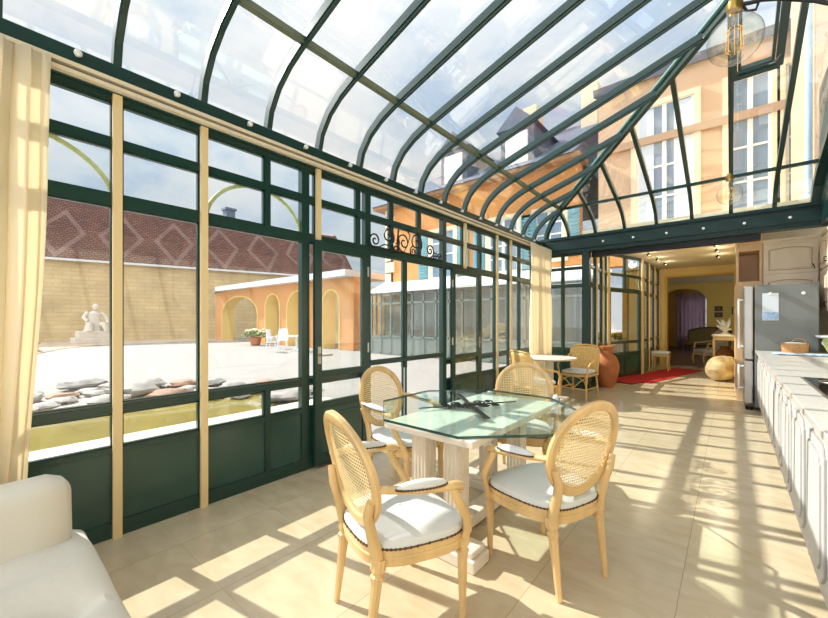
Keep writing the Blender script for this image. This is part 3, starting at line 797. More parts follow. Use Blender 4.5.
# ------------------------------------------------------------------ sofa
sf = thing('sofa', 'low white sofa with tufted seat in the lower left corner', 'sofa', (-2.0, -.61, 0))
MB().rbox((.02, 0, .135), (1.0, 1.86, .20), .05, 8).build('base', SOFAF, sf, smooth=True, weld=True)
tf = [(-.02+.0, y) for y in (-.6, -.15, .52)]+[(.42, .60), (.42, .1)]
def tuft(q, h):
    if q.z > 0:
        dz = 0
        for ax, ay in ((.17, .82), (.17, .36), (.17, -.10), (.17, -.56), (-.22, .59), (-.22, .13), (.45, .59)):
            d2 = (q.x-ax)**2+(q.y-ay)**2; dz -= .05*math.exp(-d2/.003)+.04*math.exp(-d2/.02)
        q = q.copy(); q.z += dz+.03*(1-(q.x/h.x)**2)*(1-(q.y/h.y)**2)+.014*noise.noise(q*6)
    return q
MB().rbox((.06, .0, .295), (1.08, 1.96, .17), .06, 40, tuft).build('seat_cushion', SOFAF, sf, smooth=True, weld=True)
def soft(q, h):
    q = q.copy(); q.x += .02*noise.noise(q*3.1)+.03*(1-(q.y/h.y)**2)*(1-(q.z/h.z)**2)*(1 if q.x > 0 else 0); q.z += .012*noise.noise(q*2.5+V((4, 1, 2))); return q
b = MB(); b.T = M4.Translation((-.42, 0, .385)) @ M4.Rotation(R(-8), 4, 'Y')
b.rbox((0, -.02, .02), (.26, 1.88, .50), .085, 24, soft); b.build('back_cushion', SOFAF, sf, smooth=True, weld=True)
MB().box(-.44, .5, -.88, .88, .0, .05).build('plinth', DKWOOD, sf)

# ------------------------------------------------------------------ round table and rattan chairs
rt = thing('round_table', 'white round pedestal table near the far corner curtain', 'table', (-2.43, 6.54, 0))
MB().lathe([(.0, .715), (.40, .715), (.44, .725), (.45, .737), (.445, .75), (.42, .755), (.0, .755)], n=48).build('tabletop', STONEW, rt, smooth=True)
MB().prism([(-.06, -.06), (.06, -.06), (.06, .06), (-.06, .06)], .05, .715).build('pedestal', STONEW, rt, bevel=.008)
MB().box(-.26, .26, -.26, .26, 0, .05).build('base', STONEW, rt, bevel=.01)
def make_rattan():
    root = thing('rattan_chair', '', 'chair', (0, 0, 0), 0, 'rattan chairs at the round table')
    MB().rbox((.0, 0, .43), (.50, .50, .05), .024, 8).build('seat', CANEW, root, smooth=True, weld=True)
    MB().rbox((.02, 0, .485), (.44, .44, .065), .032, 10, lambda q, h: q).build('cushion', WHITEF, root, smooth=True, weld=True)
    # backrest woven: curved panel
    m = MB(); A = []; n_ = 14; rows = []
    for j in range(9):
        z = .45+.47*j/8; row = []
        for i in range(n_+1):
            t = -1+2*i/n_; wz = z-(.07*max(0, abs(t)-.6)/.4 if j == 8 else 0)
            row.append((-.25-.05*j/8+.07*t*t, t*(.24+.02*j/8), wz))
        rows.append(row)
    for a, b in zip(rows, rows[1:]): m.strip(a, b)
    m.build('backrest', CANEW, root, smooth=True, weld=True, solid=.018)
    m = MB(); m.tube([(-.2, -.235, .44), (-.23, -.26, .85), (-.27, -.2, .925), (-.305, 0, .945), (-.27, .2, .925), (-.23, .26, .85), (-.2, .235, .44)], .016, 8); m.build('back_hoop', CANEW, root, smooth=True)
    for s in (-1, 1):
        MB().tube([(.22, s*.22, .44), (.24, s*.235, 0)], .017, 8).build('leg', CANEW, root, smooth=True)
        MB().tube([(-.2, s*.21, .45), (-.27, s*.23, 0)], .017, 8).build('leg', CANEW, root, smooth=True)
        MB().tube([(-.235, s*.255, .80), (-.15, s*.275, .72), (.05, s*.29, .68), (.2, s*.285, .65), (.255, s*.27, .58), (.25, s*.25, .48), (.235, s*.235, .30)], .016, 8).build('arm', CANEW, root, smooth=True)
    m = MB()
    for s in (-1, 1): m.tube([(.235, s*.23, .2), (-.245, s*.225, .2)], .011, 8)
    m.tube([(.235, -.23, .2), (.235, .23, .2)], .011, 8)
    for s in (-1, 1):
        m.tube([(.232, s*.23, .21), (.228, s*.2, .33), (.225, s*.1, .40), (.225, 0, .41)], .009, 6); m.tube([(.23, s*.225, .40), (.23, s*.12, .33), (.23, 0, .205)], .009, 6)
    m.build('stretcher', CANEW, root, smooth=True)
    return root
rc = make_rattan(); rc.location = (-2.08, 7.05, 0); rc.rotation_euler.z = R(-98)
rc['label'] = 'rattan armchair with white cushion right of the round table'
c = copy_tree(rc); c.location = (-2.24, 5.40, 0); c.rotation_euler.z = R(60); c['label'] = 'rattan armchair in front of the round table, half hidden by a cane chair'

# ------------------------------------------------------------------ hall things
m = MB(); m.lathe([(.0, 0), (.13, 0), (.15, .03), (.21, .20), (.245, .38), (.24, .50), (.19, .63), (.12, .71), (.10, .76), (.125, .82), (.135, .85), (.115, .86), (.09, .80), (.0, .78)], (-2.0, 8.62, 0), 36)
tag(m.build('terracotta_jar', TERRA, smooth=True), 'tall orange terracotta jar standing beside the glazed hall door', 'jar')
rg = MB(); rg.T = M4.Translation((-1.35, 11.45, 0)) @ M4.Rotation(R(-12.5), 4, 'Z')
rg.box(-.38, .38, -1.75, 1.75, .002, .014)
tag(rg.build('red_rug', RED), 'long bright red runner rug on the hall floor', 'rug')
m = MB(); m.T = M4.Translation((-1.9, 10.25, 0)) @ M4.Rotation(R(-18), 4, 'Z'); m.box(-.25, .55, -.85, .55, .0145, .022)
tag(m.build('door_mat', RED), 'small red mat in front of the glazed hall door', 'rug')
stl = thing('stool', 'small stool with white cushion beside the yellow hall pillar', 'stool', (-1.5, 12.5, .0142))
MB().rbox((0, 0, .48), (.42, .42, .09), .04, 8).build('cushion', WHITEF, stl, smooth=True, weld=True)
MB().box(-.2, .2, -.2, .2, .38, .44).build('seat_frame', GOLD, stl, bevel=.006)
for sx in (-1, 1):
    for sy in (-1, 1): MB().tube([(sx*.18, sy*.18, .38), (sx*.17, sy*.17, .2), (sx*.19, sy*.19, 0)], [.025, .018, .016], 8).build('leg', GOLD, stl, smooth=True)
jr = thing('oil_jar', 'old ochre oil jar lying on its side by the tall cabinet', 'jar', (-.17, 11.2, 0))
m = MB(); m.T = M4.Translation((0, 0, .29)) @ M4.Rotation(R(62), 4, 'Z') @ M4.Rotation(R(66), 4, 'Y') @ M4.Translation((0, 0, -.33))
m.lathe([(0, 0), (.13, .0), (.22, .1), (.285, .28), (.285, .38), (.22, .54), (.13, .62), (.10, .66), (.13, .70), (.12, .71), (.08, .66), (0, .64)], n=32)
m.build('body', OLDJAR, jr, smooth=True)
m = MB(); m.T = M4.Translation((0, 0, .29)) @ M4.Rotation(R(62), 4, 'Z') @ M4.Rotation(R(66), 4, 'Y') @ M4.Translation((0, 0, -.33))
JT = m.T
for s in (-1, 1):
    m = MB(); m.T = JT; m.tube([(0, s*.12, .64), (0, s*.2, .63), (0, s*.235, .52)], .02, 8); m.build('handle', OLDJAR, jr, smooth=True)
cs = thing('console_table', 'tall gilt console table against the right hall wall', 'table', (-.12, 13.0, 0))
MB().box(-.27, .27, -.55, .55, .98, 1.03).build('tabletop', STONEW, cs, bevel=.01)
MB().box(-.24, .24, -.52, .52, .88, .98).build('apron', GOLD, cs, bevel=.01)
for sx in (-1, 1):
    for sy in (-1, 1): MB().tube([(sx*.22, sy*.49, .90), (sx*.225, sy*.5, .6), (sx*.2, sy*.47, .2), (sx*.22, sy*.49, 0)], [.035, .025, .02, .03], 10).build('leg', GOLD, cs, smooth=True)
MB().box(-.2, .2, -.46, .46, .16, .19).build('shelf', GOLD, cs)
cr = MB(); random.seed(3)
cr.lathe([(0, 0), (.13, 0), (.12, .02), (.05, .05), (.06, .1)], (-.12, 12.75, 1.03), 16)
for i in range(26):
    a = random.uniform(0, 2*pi); el = random.uniform(.15, 1.4); L_ = random.uniform(.16, .36)
    p0 = V((-.12, 12.75, 1.12)); d = V((cos(a)*cos(el), sin(a)*cos(el), sin(el))); mid = p0+d*L_*.5+V((0, 0, .02))
    cr.tube([p0, mid, p0+d*L_], [.034, .03, .008], 6)
tag(cr.build('coral_ornament', CORAL, smooth=True), 'white branching coral ornament on the console table', 'ornament')
m = MB(); m.lathe([(0, 0), (.14, 0), (.2, .1), (.22, .25), (.17, .4), (.1, .46), (.12, .52), (0, .52)], (-.12, 12.95, .19), 24)
tag(m.build('brown_urn', RUST, smooth=True), 'brown glazed urn on the lower shelf of the console', 'urn')
m = MB(); m.T = M4.Translation((-.07, 12.15, .0)); m.lathe([(0, 0), (.16, 0), (.22, .14), (.25, .3), (.24, .42), (.22, .43), (.2, .3), (0, .25)], n=24)
tag(m.build('brown_pot', RUST, smooth=True), 'round brown pot behind the lying oil jar', 'pot')
# hall ceiling spots
first_s = None
for k, (x, y) in enumerate([(-1.55, 9.6), (-1.5, 10.4), (-1.45, 11.4), (-1.4, 12.4), (-.25, 9.3), (-.25, 10.0), (-.25, 10.8), (-.25, 11.8)]):
    row = 'left' if k < 4 else 'right'
    if first_s is None:
        first_s = thing('ceiling_spotlight', '', 'spotlight', (x, y, 3.02)); first_s.scale = (.75, .75, .75)
        MB().lathe([(.05, -.015), (.05, 0)], n=14).build('base', PALE, first_s, smooth=True)
        MB().tube([(0, 0, -.01), (0, 0, -.05)], .008, 6).build('stem', IRON, first_s)
        m = MB(); m.T = M4.Translation((0, 0, -.07)) @ M4.Rotation(R(40), 4, 'Y'); m.lathe([(.02, .04), (.035, 0), (.04, -.05)], n=12); m.build('lamp_head', IRON, first_s, smooth=True)
        MB().lathe([(0, 0), (.03, 0), (.0, .002)], (.032, 0, -.108), 10).build('lens', emis('lamp_lens', (255, 236, 200), 6), first_s)  # lens glow is added; the spots themselves seem switched off
        ld = bpy.data.lights.new('hall_fill', 'POINT'); ld.energy = 2.2; ld.color = (1, .9, .72); ld.shadow_soft_size = .1  # added fill light to brighten the hall, hung on spots that seem off
        lo = bpy.data.objects.new('hall_fill', ld); COL.objects.link(lo); lo.parent = first_s; lo.location = (.05, 0, -.16)
        s_ = first_s
    else: s_ = copy_tree(first_s); s_.location = (x, y, 3.02)
    s_['label'] = 'small dark ceiling spotlight in the '+row+' row of the hall'; s_['group'] = row+' row of hall spotlights'

# sitting room furniture
def settee(name, loc, rz, W, woodm, fabm, label, cat):
    r = thing(name, label, cat, loc, R(rz)); h = W/2
    MB().rbox((.0, 0, .41), (.6, W-.06, .14), .06, 10).build('seat', fabm, r, smooth=True, weld=True)
    MB().box(-.28, .3, -h+.02, h-.02, .29, .35).build('seat_rail', woodm, r, bevel=.01)
    m = MB(); N = 20; vs = []
    top = [(-h+W*i/N, .98+.14*sin(pi*i/N)) for i in range(N+1)]
    poly = [(-h+.04, .45), (h-.04, .45)]+[(y*.94, z-.04) for y, z in reversed(top)]
    nn = len(poly); m.add([(-.27-.12*(z-.4), y, z) for y, z in poly]+[(-.33-.12*(z-.4), y, z) for y, z in poly], [tuple(range(nn)), tuple(reversed(range(nn, 2*nn)))]+[(i, (i+1) % nn, nn+(i+1) % nn, nn+i) for i in range(nn)])
    m.build('backrest', fabm, r)
    m = MB(); m.tube([(-.30, -h+.03, .35), (-.36, -h+.02, .9)]+[(-.37, y*.97, z-.02) for y, z in top]+[(-.36, h-.02, .9), (-.30, h-.03, .35)], .03, 8); m.build('back_frame', woodm, r, smooth=True)
    for s in (-1, 1):
        MB().tube([(-.3, s*(h-.03), .72), (0, s*(h+.02), .68), (.2, s*(h+.02), .66), (.22, s*(h), .55), (.27, s*(h-.04), .36)], .025, 8).build('arm', woodm, r, smooth=True)
        MB().tube([(.27, s*(h-.06), .32), (.31, s*(h-.05), .2), (.27, s*(h-.06), 0)], [.035, .025, .018], 8).build('leg', woodm, r, smooth=True)
        MB().tube([(-.27, s*(h-.06), .32), (-.33, s*(h-.06), 0)], [.03, .018], 8).build('leg', woodm, r, smooth=True)
    return r
settee('settee', (-.78, 20.3, 0), -100, 1.5, DKWOOD, OLIVE, 'antique olive settee with dark wood frame in the sitting room', 'settee')
settee('gilt_armchair', (-.55, 15.35, 0), -150, .72, GOLD, WHITEF, 'pale gilt armchair with white seat behind the console table', 'armchair')
for z in (1.93, 1.66):
    p = thing('picture_frame', 'small dark framed picture on the ochre wall, the %s of two' % ('upper' if z > 1.8 else 'lower'), 'picture', (-.42, 21.585, z))
    m = MB(); m.box(-.14, .14, -.02, .012, -.11, .11); m.build('frame', DKWOOD, p, bevel=.006)
    MB().box(-.07, .07, -.026, -.019, -.05, .05).build('picture', OLIVE, p)
glazing('window_added', (2.3, 15.5), (2.3, 20), [(0, .7, 2.7, .06), (1.5, .7, 2.7, .06), (3, .7, 2.7, .06), (4.5, .7, 2.7, .06)], [(.73, 0, 4.5, .06), (2.67, 0, 4.5, .06)], [(a+.03, a+1.47, .76, 2.64) for a in (0, 1.5, 3)], label='unseen side window added to light the sitting room', fm=WINF)  # out of view, added so daylight reaches the ochre walls
glazing('window_12', (-1.9, 25.0), (-.85, 25.0), [(0, .35, 2.8, .06), (.525, .35, 2.8, .06), (1.05, .35, 2.8, .06)], [(.38, 0, 1.05, .06), (1.2, 0, 1.05, .04), (1.9, 0, 1.05, .04), (2.77, 0, 1.05, .06)],
        [(a, b, z0, z1) for a, b in ((.03, .495), (.555, 1.02)) for z0, z1 in ((.41, 1.18), (1.22, 1.88), (1.92, 2.74))], label='bright window behind mauve drapes in the sitting room', fm=WINF)
m = MB(); rows = []
for j in range(5):
    z = 2.85-2.75*j/4; rows.append([(-2.25+1.25*i/40, 24.55+.04*sin(i*1.1), z) for i in range(41)])
for a, b in zip(rows, rows[1:]): m.strip(a, b)
tag(m.build('mauve_drape', MAUVE, smooth=True, weld=True, solid=.01), 'pale mauve drape beside the sitting room window', 'curtain')

# ------------------------------------------------------------------ kitchen
def notch_panel(mb, y0, y1, z0, z1, x0, x1, c=.035):
    poly = [(y0, z0+c), (y0+c*.5, z0+c), (y0+c*.8, z0+c*.4), (y0+c*1.4, z0), (y1-c*1.4, z0), (y1-c*.8, z0+c*.4), (y1-c*.5, z0+c), (y1, z0+c), (y1, z1-c), (y1-c*.5, z1-c), (y1-c*.8, z1-c*.4), (y1-c*1.4, z1), (y0+c*1.4, z1), (y0+c*.8, z1-c*.4), (y0+c*.5, z1-c), (y0, z1-c)]
    nn = len(poly); mb.add([(x0, a, b) for a, b in poly]+[(x1, a, b) for a, b in poly], [tuple(range(nn)), tuple(reversed(range(nn, 2*nn)))]+[(i, (i+1) % nn, nn+(i+1) % nn, nn+i) for i in range(nn)])
    return mb
ords = ['nearest the fridge', 'second from the fridge', 'third from the fridge', 'fourth from the fridge', 'fifth from the fridge', 'sixth from the fridge', 'seventh from the fridge', 'eighth from the fridge', 'ninth from the fridge', 'tenth from the fridge']
def make_unit():
    r = thing('base_cabinet', '', 'cabinet', (0, 0, 0), 0, 'white base cabinets under the counter')
    MB().box(.022, 1.03, -.298, .298, .10, .885).build('body', CABW, r)
    MB().box(.05, 1.0, -.298, .298, 0, .10).build('plinth', CABW, r)
    d = MB().box(.0, .022, -.292, .292, .125, .875)
    o = d.build('door', CABW, r, bevel=.003)
    q = MB(); notch_panel(q, -.235, .235, .19, .82, -.010, .002, .05); notch_panel(q, -.19, .19, .24, .77, -.018, .0, .04)
    pn = q.build('raised_panel', CABW, o, bevel=.004)
    for (a, b, c, d, e_) in ((-.235, .235, .19, .82, .05), (-.19, .19, .24, .77, .04)):
        nb = MB(); notch_panel(nb, a, b, c, d, 0, 1, e_); k = len(nb.v)//2; xx = -.004 if e_ > .045 else -.012
        g_ = MB(); g_.tube([(xx, p.y, p.z) for p in nb.v[:k]], .0055, 5, closed=True); g_.build('groove_line', CABG, o)['label'] = 'grey groove line'
    g_ = MB(); g_.box(.004, .03, -.30, -.292, .10, .885); g_.build('gap_line', CABG, r)
    return r
u0 = make_unit()
for k in range(10):
    u_ = u0 if k == 0 else copy_tree(u0)
    u_.location = (.32, 7.46-.6*k, 0); u_['label'] = 'white base cabinet with notched raised panel door, '+ords[k]
wt = thing('worktop', 'long white stone worktop on the base cabinets', 'worktop', (.8, 4.6, .887))
MB().box(.285, 1.355, 1.72, 7.77, .893, .93).build('slab', MARBLE, wt, world=True, bevel=.004)
MB().box(.292, 1.35, 1.73, 7.765, .887, .893).build('edge_strip', CABE, wt, world=True)['label'] = 'thin tan strip under the edge'
hb = thing('cooktop', 'black glass cooktop with steel rim set in the white worktop', 'cooktop', (.72, 3.7, .93))
m = MB(); m.box(-.30, .30, -.55, .55, 0, .006); m.build('rim', STEEL, hb, bevel=.002)
MB().box(-.285, .285, -.535, .535, .005, .009).build('glass_plate', BGLASS, hb)
m = MB()
for cx, cy, r_ in ((-.14, -.3, .09), (-.14, .3, .09), (.13, -.3, .11), (.13, .3, .08)):
    m.tube([(cx+r_*cos(2*pi*i/36), cy+r_*sin(2*pi*i/36), .0095) for i in range(36)], .0025, 6, closed=True)
m.build('burner_ring', STEEL, hb)
fr = thing('fridge', 'tall grey fridge with steel doors at the end of the counter', 'fridge', (.6, 8.16, 0))
MB().box(-.32, .36, -.36, .36, .05, 1.93).build('body', FRIDGE, fr, bevel=.01)
MB().box(-.45, -.335, -.36, .36, .78, 1.925).build('door', STEEL, fr, bevel=.02)
MB().box(-.45, -.335, -.36, .36, .09, .765).build('door', STEEL, fr, bevel=.02)
m = MB(); 
for z0, z1 in ((.95, 1.74), (.30, .70)):
    m = MB(); m.tube([(-.45, -.30, z1-.03), (-.50, -.30, z1-.03), (-.505, -.30, z1), (-.505, -.30, z0), (-.50, -.30, z0+.03), (-.45, -.30, z0+.03)], .014, 8); m.build('handle', PALE, fr, smooth=True)
for y in (-.3, .3): MB().lathe([(.045, 0), (.05, .05)], (-.38, y, 0), 14).build('foot', BLACK, fr)
nt_ = thing('note_sheet', 'white and blue note sheet pinned to the fridge side', 'paper', (.455, 7.797, 1.39))
MB().box(-.09, .09, -.002, .0015, 0, .41).build('sheet', PAPER, nt_)
MB().box(-.088, .088, -.0032, -.002, .005, .125).build('picture', PAPERB, nt_)
for x, z, lb in ((.455, 1.79, 'white round magnet holding the note sheet'), (.805, 1.785, 'white round magnet alone on the right of the fridge side')):
    m = MB(); m.T = M4.Translation((x, 7.7985, z)) @ M4.Rotation(R(90), 4, 'X'); m.lathe([(.022, 0), (.022, .008), (.012, .016)], n=16); tag(m.build('magnet', MAGN, smooth=True), lb, 'magnet')
# counter things
bk = thing('wicker_basket', 'small wicker basket with looped handle against the fridge side', 'basket', (.70, 7.64, .93)); bk.scale = (.84, .84, .84)
m = MB()
for k in range(7):
    s = 1+.10*k/6; z = .012+k*.022
    m.tube([(.145*s*cos(2*pi*i/30)*(1+.12*abs(sin(4*pi*i/30))), .085*s*sin(2*pi*i/30), z+.004*sin(i*pi)) for i in range(30)], .013, 6, closed=True)
m.lathe([(0, 0), (.12, 0), (.12, .01)], n=24); m.build('body', WICK, bk, smooth=True)
MB().tube([(.05+.09*cos(pi*i/16), .02, .15+.085*sin(pi*i/16)) for i in range(17)], .008, 8).build('handle', WICK, bk, smooth=True)
m = MB(); m.lathe([(.122, .146), (.14, .158), (.145, .166), (.125, .168)], n=30); m.build('liner', WHITEF, bk, smooth=True)
m = MB(); rows = []
for i in range(15):
    x = .44+.72*i/14; rows.append([(x+.01*sin(j*2+i), 6.90+.32*j/8+.02*sin(i*1.3), .934+.010*abs(sin(i*1.1+j*.9))) for j in range(9)])
for a, b in zip(rows, rows[1:]): m.strip(a, b)
tag(m.build('blue_towel', BLUET, smooth=True, weld=True, solid=.006), 'crumpled blue and white towel spread on the worktop', 'towel')
pt = thing('celadon_pot', 'pale green ceramic pot with wide rim on the worktop', 'pot', (1.12, 7.5, .93))
MB().lathe([(0, 0), (.10, 0), (.115, .02), (.16, .12), (.17, .18), (.155, .22), (0, .2)], n=32).build('body', CELA, pt, smooth=True)
MB().lathe([(.10, .22), (.22, .225), (.235, .24), (.23, .255), (.1, .25)], n=32).build('rim', CORAL, pt, smooth=True)
m = MB()
for k in range(8): m.ball((.155*cos(k*pi/4), .155*sin(k*pi/4), .15), (.022, .022, .03), 8, 6)
m.build('relief', CORAL, pt, smooth=True)
# tall cabinets
pn = thing('pantry_cabinet', 'peach wood tall cabinet with an open niche behind the fridge', 'cabinet', (.24, 8.95, 0))
m = MB(); X0, X1 = -.17, .165; y0, y1 = -.33, .28
m.box(X0, X1, y0, y1, 0, 2.06).box(X0, X1, y0, y1, 2.58, 2.76).box(X0, X0+.035, y0, y1, 2.06, 2.58).box(X1-.035, X1, y0, y1, 2.06, 2.58).box(X0, X1, y1-.03, y1, 2.06, 2.58)
m.build('body', PEACHW, pn)
MB().box(X0-.02, X0, y0+.01, y1-.02, .12, 2.0).build('door', PEACHW, pn, bevel=.005)
m = MB(); m.tube([(X0-.02, y0+.06, 1.5), (X0-.05, y0+.06, 1.5), (X0-.05, y0+.06, 1.62), (X0-.02, y0+.06, 1.62)], .009, 8); m.build('handle', IRON, pn, smooth=True)
m = MB(); m.box(X0-.02, X1, y0-.02, y1, 2.76, 2.82); m.build('cornice', CABC, pn, bevel=.01)
def panel_door(par, x0, x1, z0, z1, y, arch=True):
    d = MB().box(x0, x1, y-.022, y, z0, z1).build('door', CABC, par, bevel=.004)
    m = MB(); mg = .085
    n_ = 12; xa, xb = x0+mg, x1-mg
    top = [(xa+(xb-xa)*i/n_, z1-mg-.025+(.03*sin(pi*i/n_) if arch else 0)) for i in range(n_+1)]
    poly = [(xa, z0+mg), (xb, z0+mg)]+list(reversed(top)); nn = len(poly)
    m.add([(a, y-.034, b) for a, b in poly]+[(a, y-.02, b) for a, b in poly], [tuple(range(nn)), tuple(reversed(range(nn, 2*nn)))]+[(i, (i+1) % nn, nn+(i+1) % nn, nn+i) for i in range(nn)])
    m.build('raised_panel', CABC, d, bevel=.012)
    m = MB(); lp = [(a, y-.024, b) for a, b in poly]; c_ = V((sum(p[0] for p in lp)/nn, y-.024, sum(p[2] for p in lp)/nn)); m.tube([c_+(V(p)-c_)*1.08 for p in lp], .008, 6, closed=True)
    m.build('moulding', CABL, d)
    m = MB(); m.tube([(x1-.04, y-.022, z0+.06), (x1-.04, y-.05, z0+.07), (x1-.055, y-.05, z0+.12), (x1-.06, y-.022, z0+.13)], .007, 6); m.build('handle', IRON, d, smooth=True)
    return d
tc_ = thing('tall_cabinet', 'cream panelled tall cabinet rising above the fridge', 'cabinet', (.735, 8.9, 0))
MB().box(-.325, .325, -.25, .33, 0, 2.70).build('body', CABC, tc_)
MB().box(-.34, .325, -.28, .33, 2.70, 2.75).build('cornice', CABC, tc_, bevel=.012)
panel_door(tc_, -.315, .315, 2.16, 2.66, -.25); panel_door(tc_, -.315, .315, 1.30, 2.13, -.25); panel_door(tc_, -.315, .315, .12, 1.27, -.25, False)
def wall_unit(y0, lb):
    r = thing('wall_cabinet', lb, 'cabinet', (1.19, y0+.3, 1.5), R(-90), 'cream wall cabinets on the right wall')
    MB().box(-.298, .298, -.12, .165, 0, 1.17).build('body', CABC, r)
    MB().box(-.298, .298, -.15, .165, 1.17, 1.22).build('cornice', CABC, r, bevel=.01)
    panel_door(r, -.29, .29, .68, 1.14, -.12); panel_door(r, -.29, .29, .03, .65, -.12)
wall_unit(7.85, 'cream wall cabinet in the corner right of the fridge'); wall_unit(7.25, 'cream wall cabinet on the right wall, next to the corner one'); wall_unit(6.65, 'cream wall cabinet on the right wall, third from the corner')

# ------------------------------------------------------------------ pendant bulbs
def pendant(loc, lb, top):
    r = thing('pendant_lamp', lb, 'lamp', loc, 0, 'large filament bulb lamps')
    R_ = .122; r.scale = (.79, .79, .79)
    prof_ = [(.0, -.125)]+[(R_*sin(t), -R_*cos(t)) for t in [pi*i/22 for i in range(2, 19)]]+[(.045, .125), (.034, .145), (.03, .17)]
    MB().lathe(prof_, n=40, closed=False).build('bulb', GLB, r, smooth=True)
    m = MB()
    for k in range(8):
        a = 2*pi*k/8; x, y = .034*cos(a), .028*sin(a); m.tube([(x*.7, y*.7, .07), (x, y, .05), (x*1.1, y*1.1, -.05), (x*.7, y*.7, -.065)], .0017, 6)
    m.build('filament', FIL, r)
    MB().tube([(0, 0, .15), (0, 0, .06)], .012, 8).build('glass_stem', GLB, r, smooth=True)
    MB().lathe([(.0, .15), (.033, .155), (.036, .165), (.036, .20), (.028, .21), (.024, .235), (0, .24)], n=20).build('socket', mat('brass_socket', (176, 142, 74), .3, metal=.9) if 'brass_socket' not in MATS else MATS['brass_socket'], r, smooth=True)
    if top: MB().tube([(0, 0, .23), (0, 0, (top-loc[2])/.79)], .006, 6).build('cord', IRON, r)
    return r
pendant((-.01, 4.52, 2.55), 'far globe filament bulb hanging on a cord before the hall opening', 4.25)
pl = pendant((.012, 2.1, 2.575), 'near globe filament bulb hanging from a curved iron arm', 0)
m = MB(); m.tube([(0, 0, .20), (.03, 0, .178), (.06, 0, .168), (.11, 0, .158), (.17, 0, .130), (.235, 0, .09), (.30, 0, .048), (.35, 0, .006), (.45, 0, -.09), (.55, 0, -.13)], .010, 8)
m.tube([(.03, 0, .178), (.05, 0, .13), (.085, 0, .12), (.095, 0, .15), (.08, 0, .165)], .007, 8)
m.build('curved_arm', IRON, pl, smooth=True)
m = MB(); m.tube([(.55, 0, -.16), (.55, 0, 2.36)], .014, 8); m.ball((.55, 0, -.06), (.05, .05, .06)); m.build('hanging_rod', IRON, pl, smooth=True)

# ------------------------------------------------------------------ courtyard outside
g = MB().box(-75, -3.12, -60, 70, -.2, -.01).build('ground', PAVE); st(g, 'white paved courtyard', 'ground')
g = MB().box(-2.9, 40, 25.2, 70, -.2, -.012).build('ground', PAVE); st(g, 'ground behind the house', 'ground')
m = MB(); m.prism([(-21, -8), (-21, 1.4), (-25.3, 2.9), (-27.5, 4.6), (-27.8, 10.4), (-26, 12), (-32, 14), (-40, -8)], -.01, .02); st(m.build('ground_gravel', GRAV), 'tan gravel strip along the barn', 'ground')
pd = MB(); pd.prism([(-6.6+1.5*cos(2*pi*i/40), .8+3.0*sin(2*pi*i/40)) for i in range(40)], -.01, .004); st(pd.build('pond', POND), 'shallow olive pond outside the window', 'pond')
random.seed(11); sp = None; cnt = 0
A_, B2 = [(-10.6, -.4), (-10.4, 1.3), (-9.6, 2.6), (-8.0, 4.1), (-6.2, 4.6)], [(-7.6, -1.2), (-7.7, .6), (-7.5, 1.9), (-6.8, 2.9), (-5.9, 3.6)]
placed = []
for k in range(900):
    t = random.random()*4; i = min(int(t), 3); q = t-i; s = random.random()
    a = V(A_[i]+(0,)).lerp(V(A_[i+1]+(0,)), q); b = V(B2[i]+(0,)).lerp(V(B2[i+1]+(0,)), q); p = a.lerp(b, s)
    r_ = random.uniform(.2, .46)
    if all((p-o).length > (r_+ro)*.86 for o, ro in placed): placed.append((p, r_))
placed = placed[:150]
protos = []
for k in range(4):
    m = MB(); m.ball((0, 0, .0), (1, .8, .5), 14, 9, .38, k+1); me = m.build('pond_stone', STN if k != 2 else STNR, smooth=True); protos.append(me)
for idx, (p, r_) in enumerate(placed):
    if idx < 4: o = protos[idx]
    else: o = protos[random.choice((0, 1, 3, 0, 1, 3, 2))].copy(); COL.objects.link(o)
    o.location = (p.x, p.y, -.03); o.scale = (r_, r_, r_*.55); o.rotation_euler = (0, 0, random.uniform(0, 6))
    tag(o, 'rounded rubble stone at the pond edge outside the left windows', 'stone', 'rubble stones around the pond')
# outside sill
st(MB().box(-3.72, -3.07, -1.4, 2.75, -.05, .47).build('trim_2', STONEW), 'white stone sill outside the left windows', 'sill')

# barn
bn = thing('barn', 'long low barn of pale brick with steep brown tiled roof', 'building', (-34, 5.3, 0))
bd = V((.26, .966, 0)).normalized(); bn_ = V((-bd.y, bd.x, 0))     # bn_ away from us
def BP(t, s, z): return tuple(bd*t+bn_*s+V((0, 0, z)))
t0, t1 = -34, 20
m = MB(); vs = [BP(t, s, z) for t in (t0, t1) for s in (0, 10) for z in (0, 5.75)]
m.add(vs, [(0, 1, 3, 2), (4, 6, 7, 5), (0, 4, 5, 1), (2, 3, 7, 6), (0, 2, 6, 4), (1, 5, 7, 3)])
m.add([BP(t1, 0, 5.75), BP(t1, 10, 5.75), BP(t1, 5, 10.6)], [(0, 1, 2)])
m.build('wall', BARNW, bn, uv=lambda p, n: (p.dot(bd), p.z))
m = MB()
for sg, s0 in ((1, -.35), (-1, 10.35)):
    vs = [BP(t, s, z) for t in (t0-.3, t1+.3) for s, z in ((s0, 5.45), (5, 10.7), (5, 10.85), (s0, 5.6))]
    m.add(vs, [(0, 1, 2, 3), (4, 7, 6, 5), (0, 4, 5, 1), (1, 5, 6, 2), (2, 6, 7, 3), (3, 7, 4, 0)])
m.build('roof', BARNR, bn, uv=lambda p, n: (p.dot(bd), (p.z-5.5)*1.0))
m = MB(); m.sweep([BP(t0, -.38, 5.5), BP(t1, -.38, 5.5)], .14, .12, (0, 0, 1)); m.build('gutter', LEAD, bn)
m = MB(); m.sweep([BP(t0, 5, 10.8), BP(t1, 5, 10.8)], .3, .25, (0, 0, 1)); m.build('ridge', LEAD, bn)
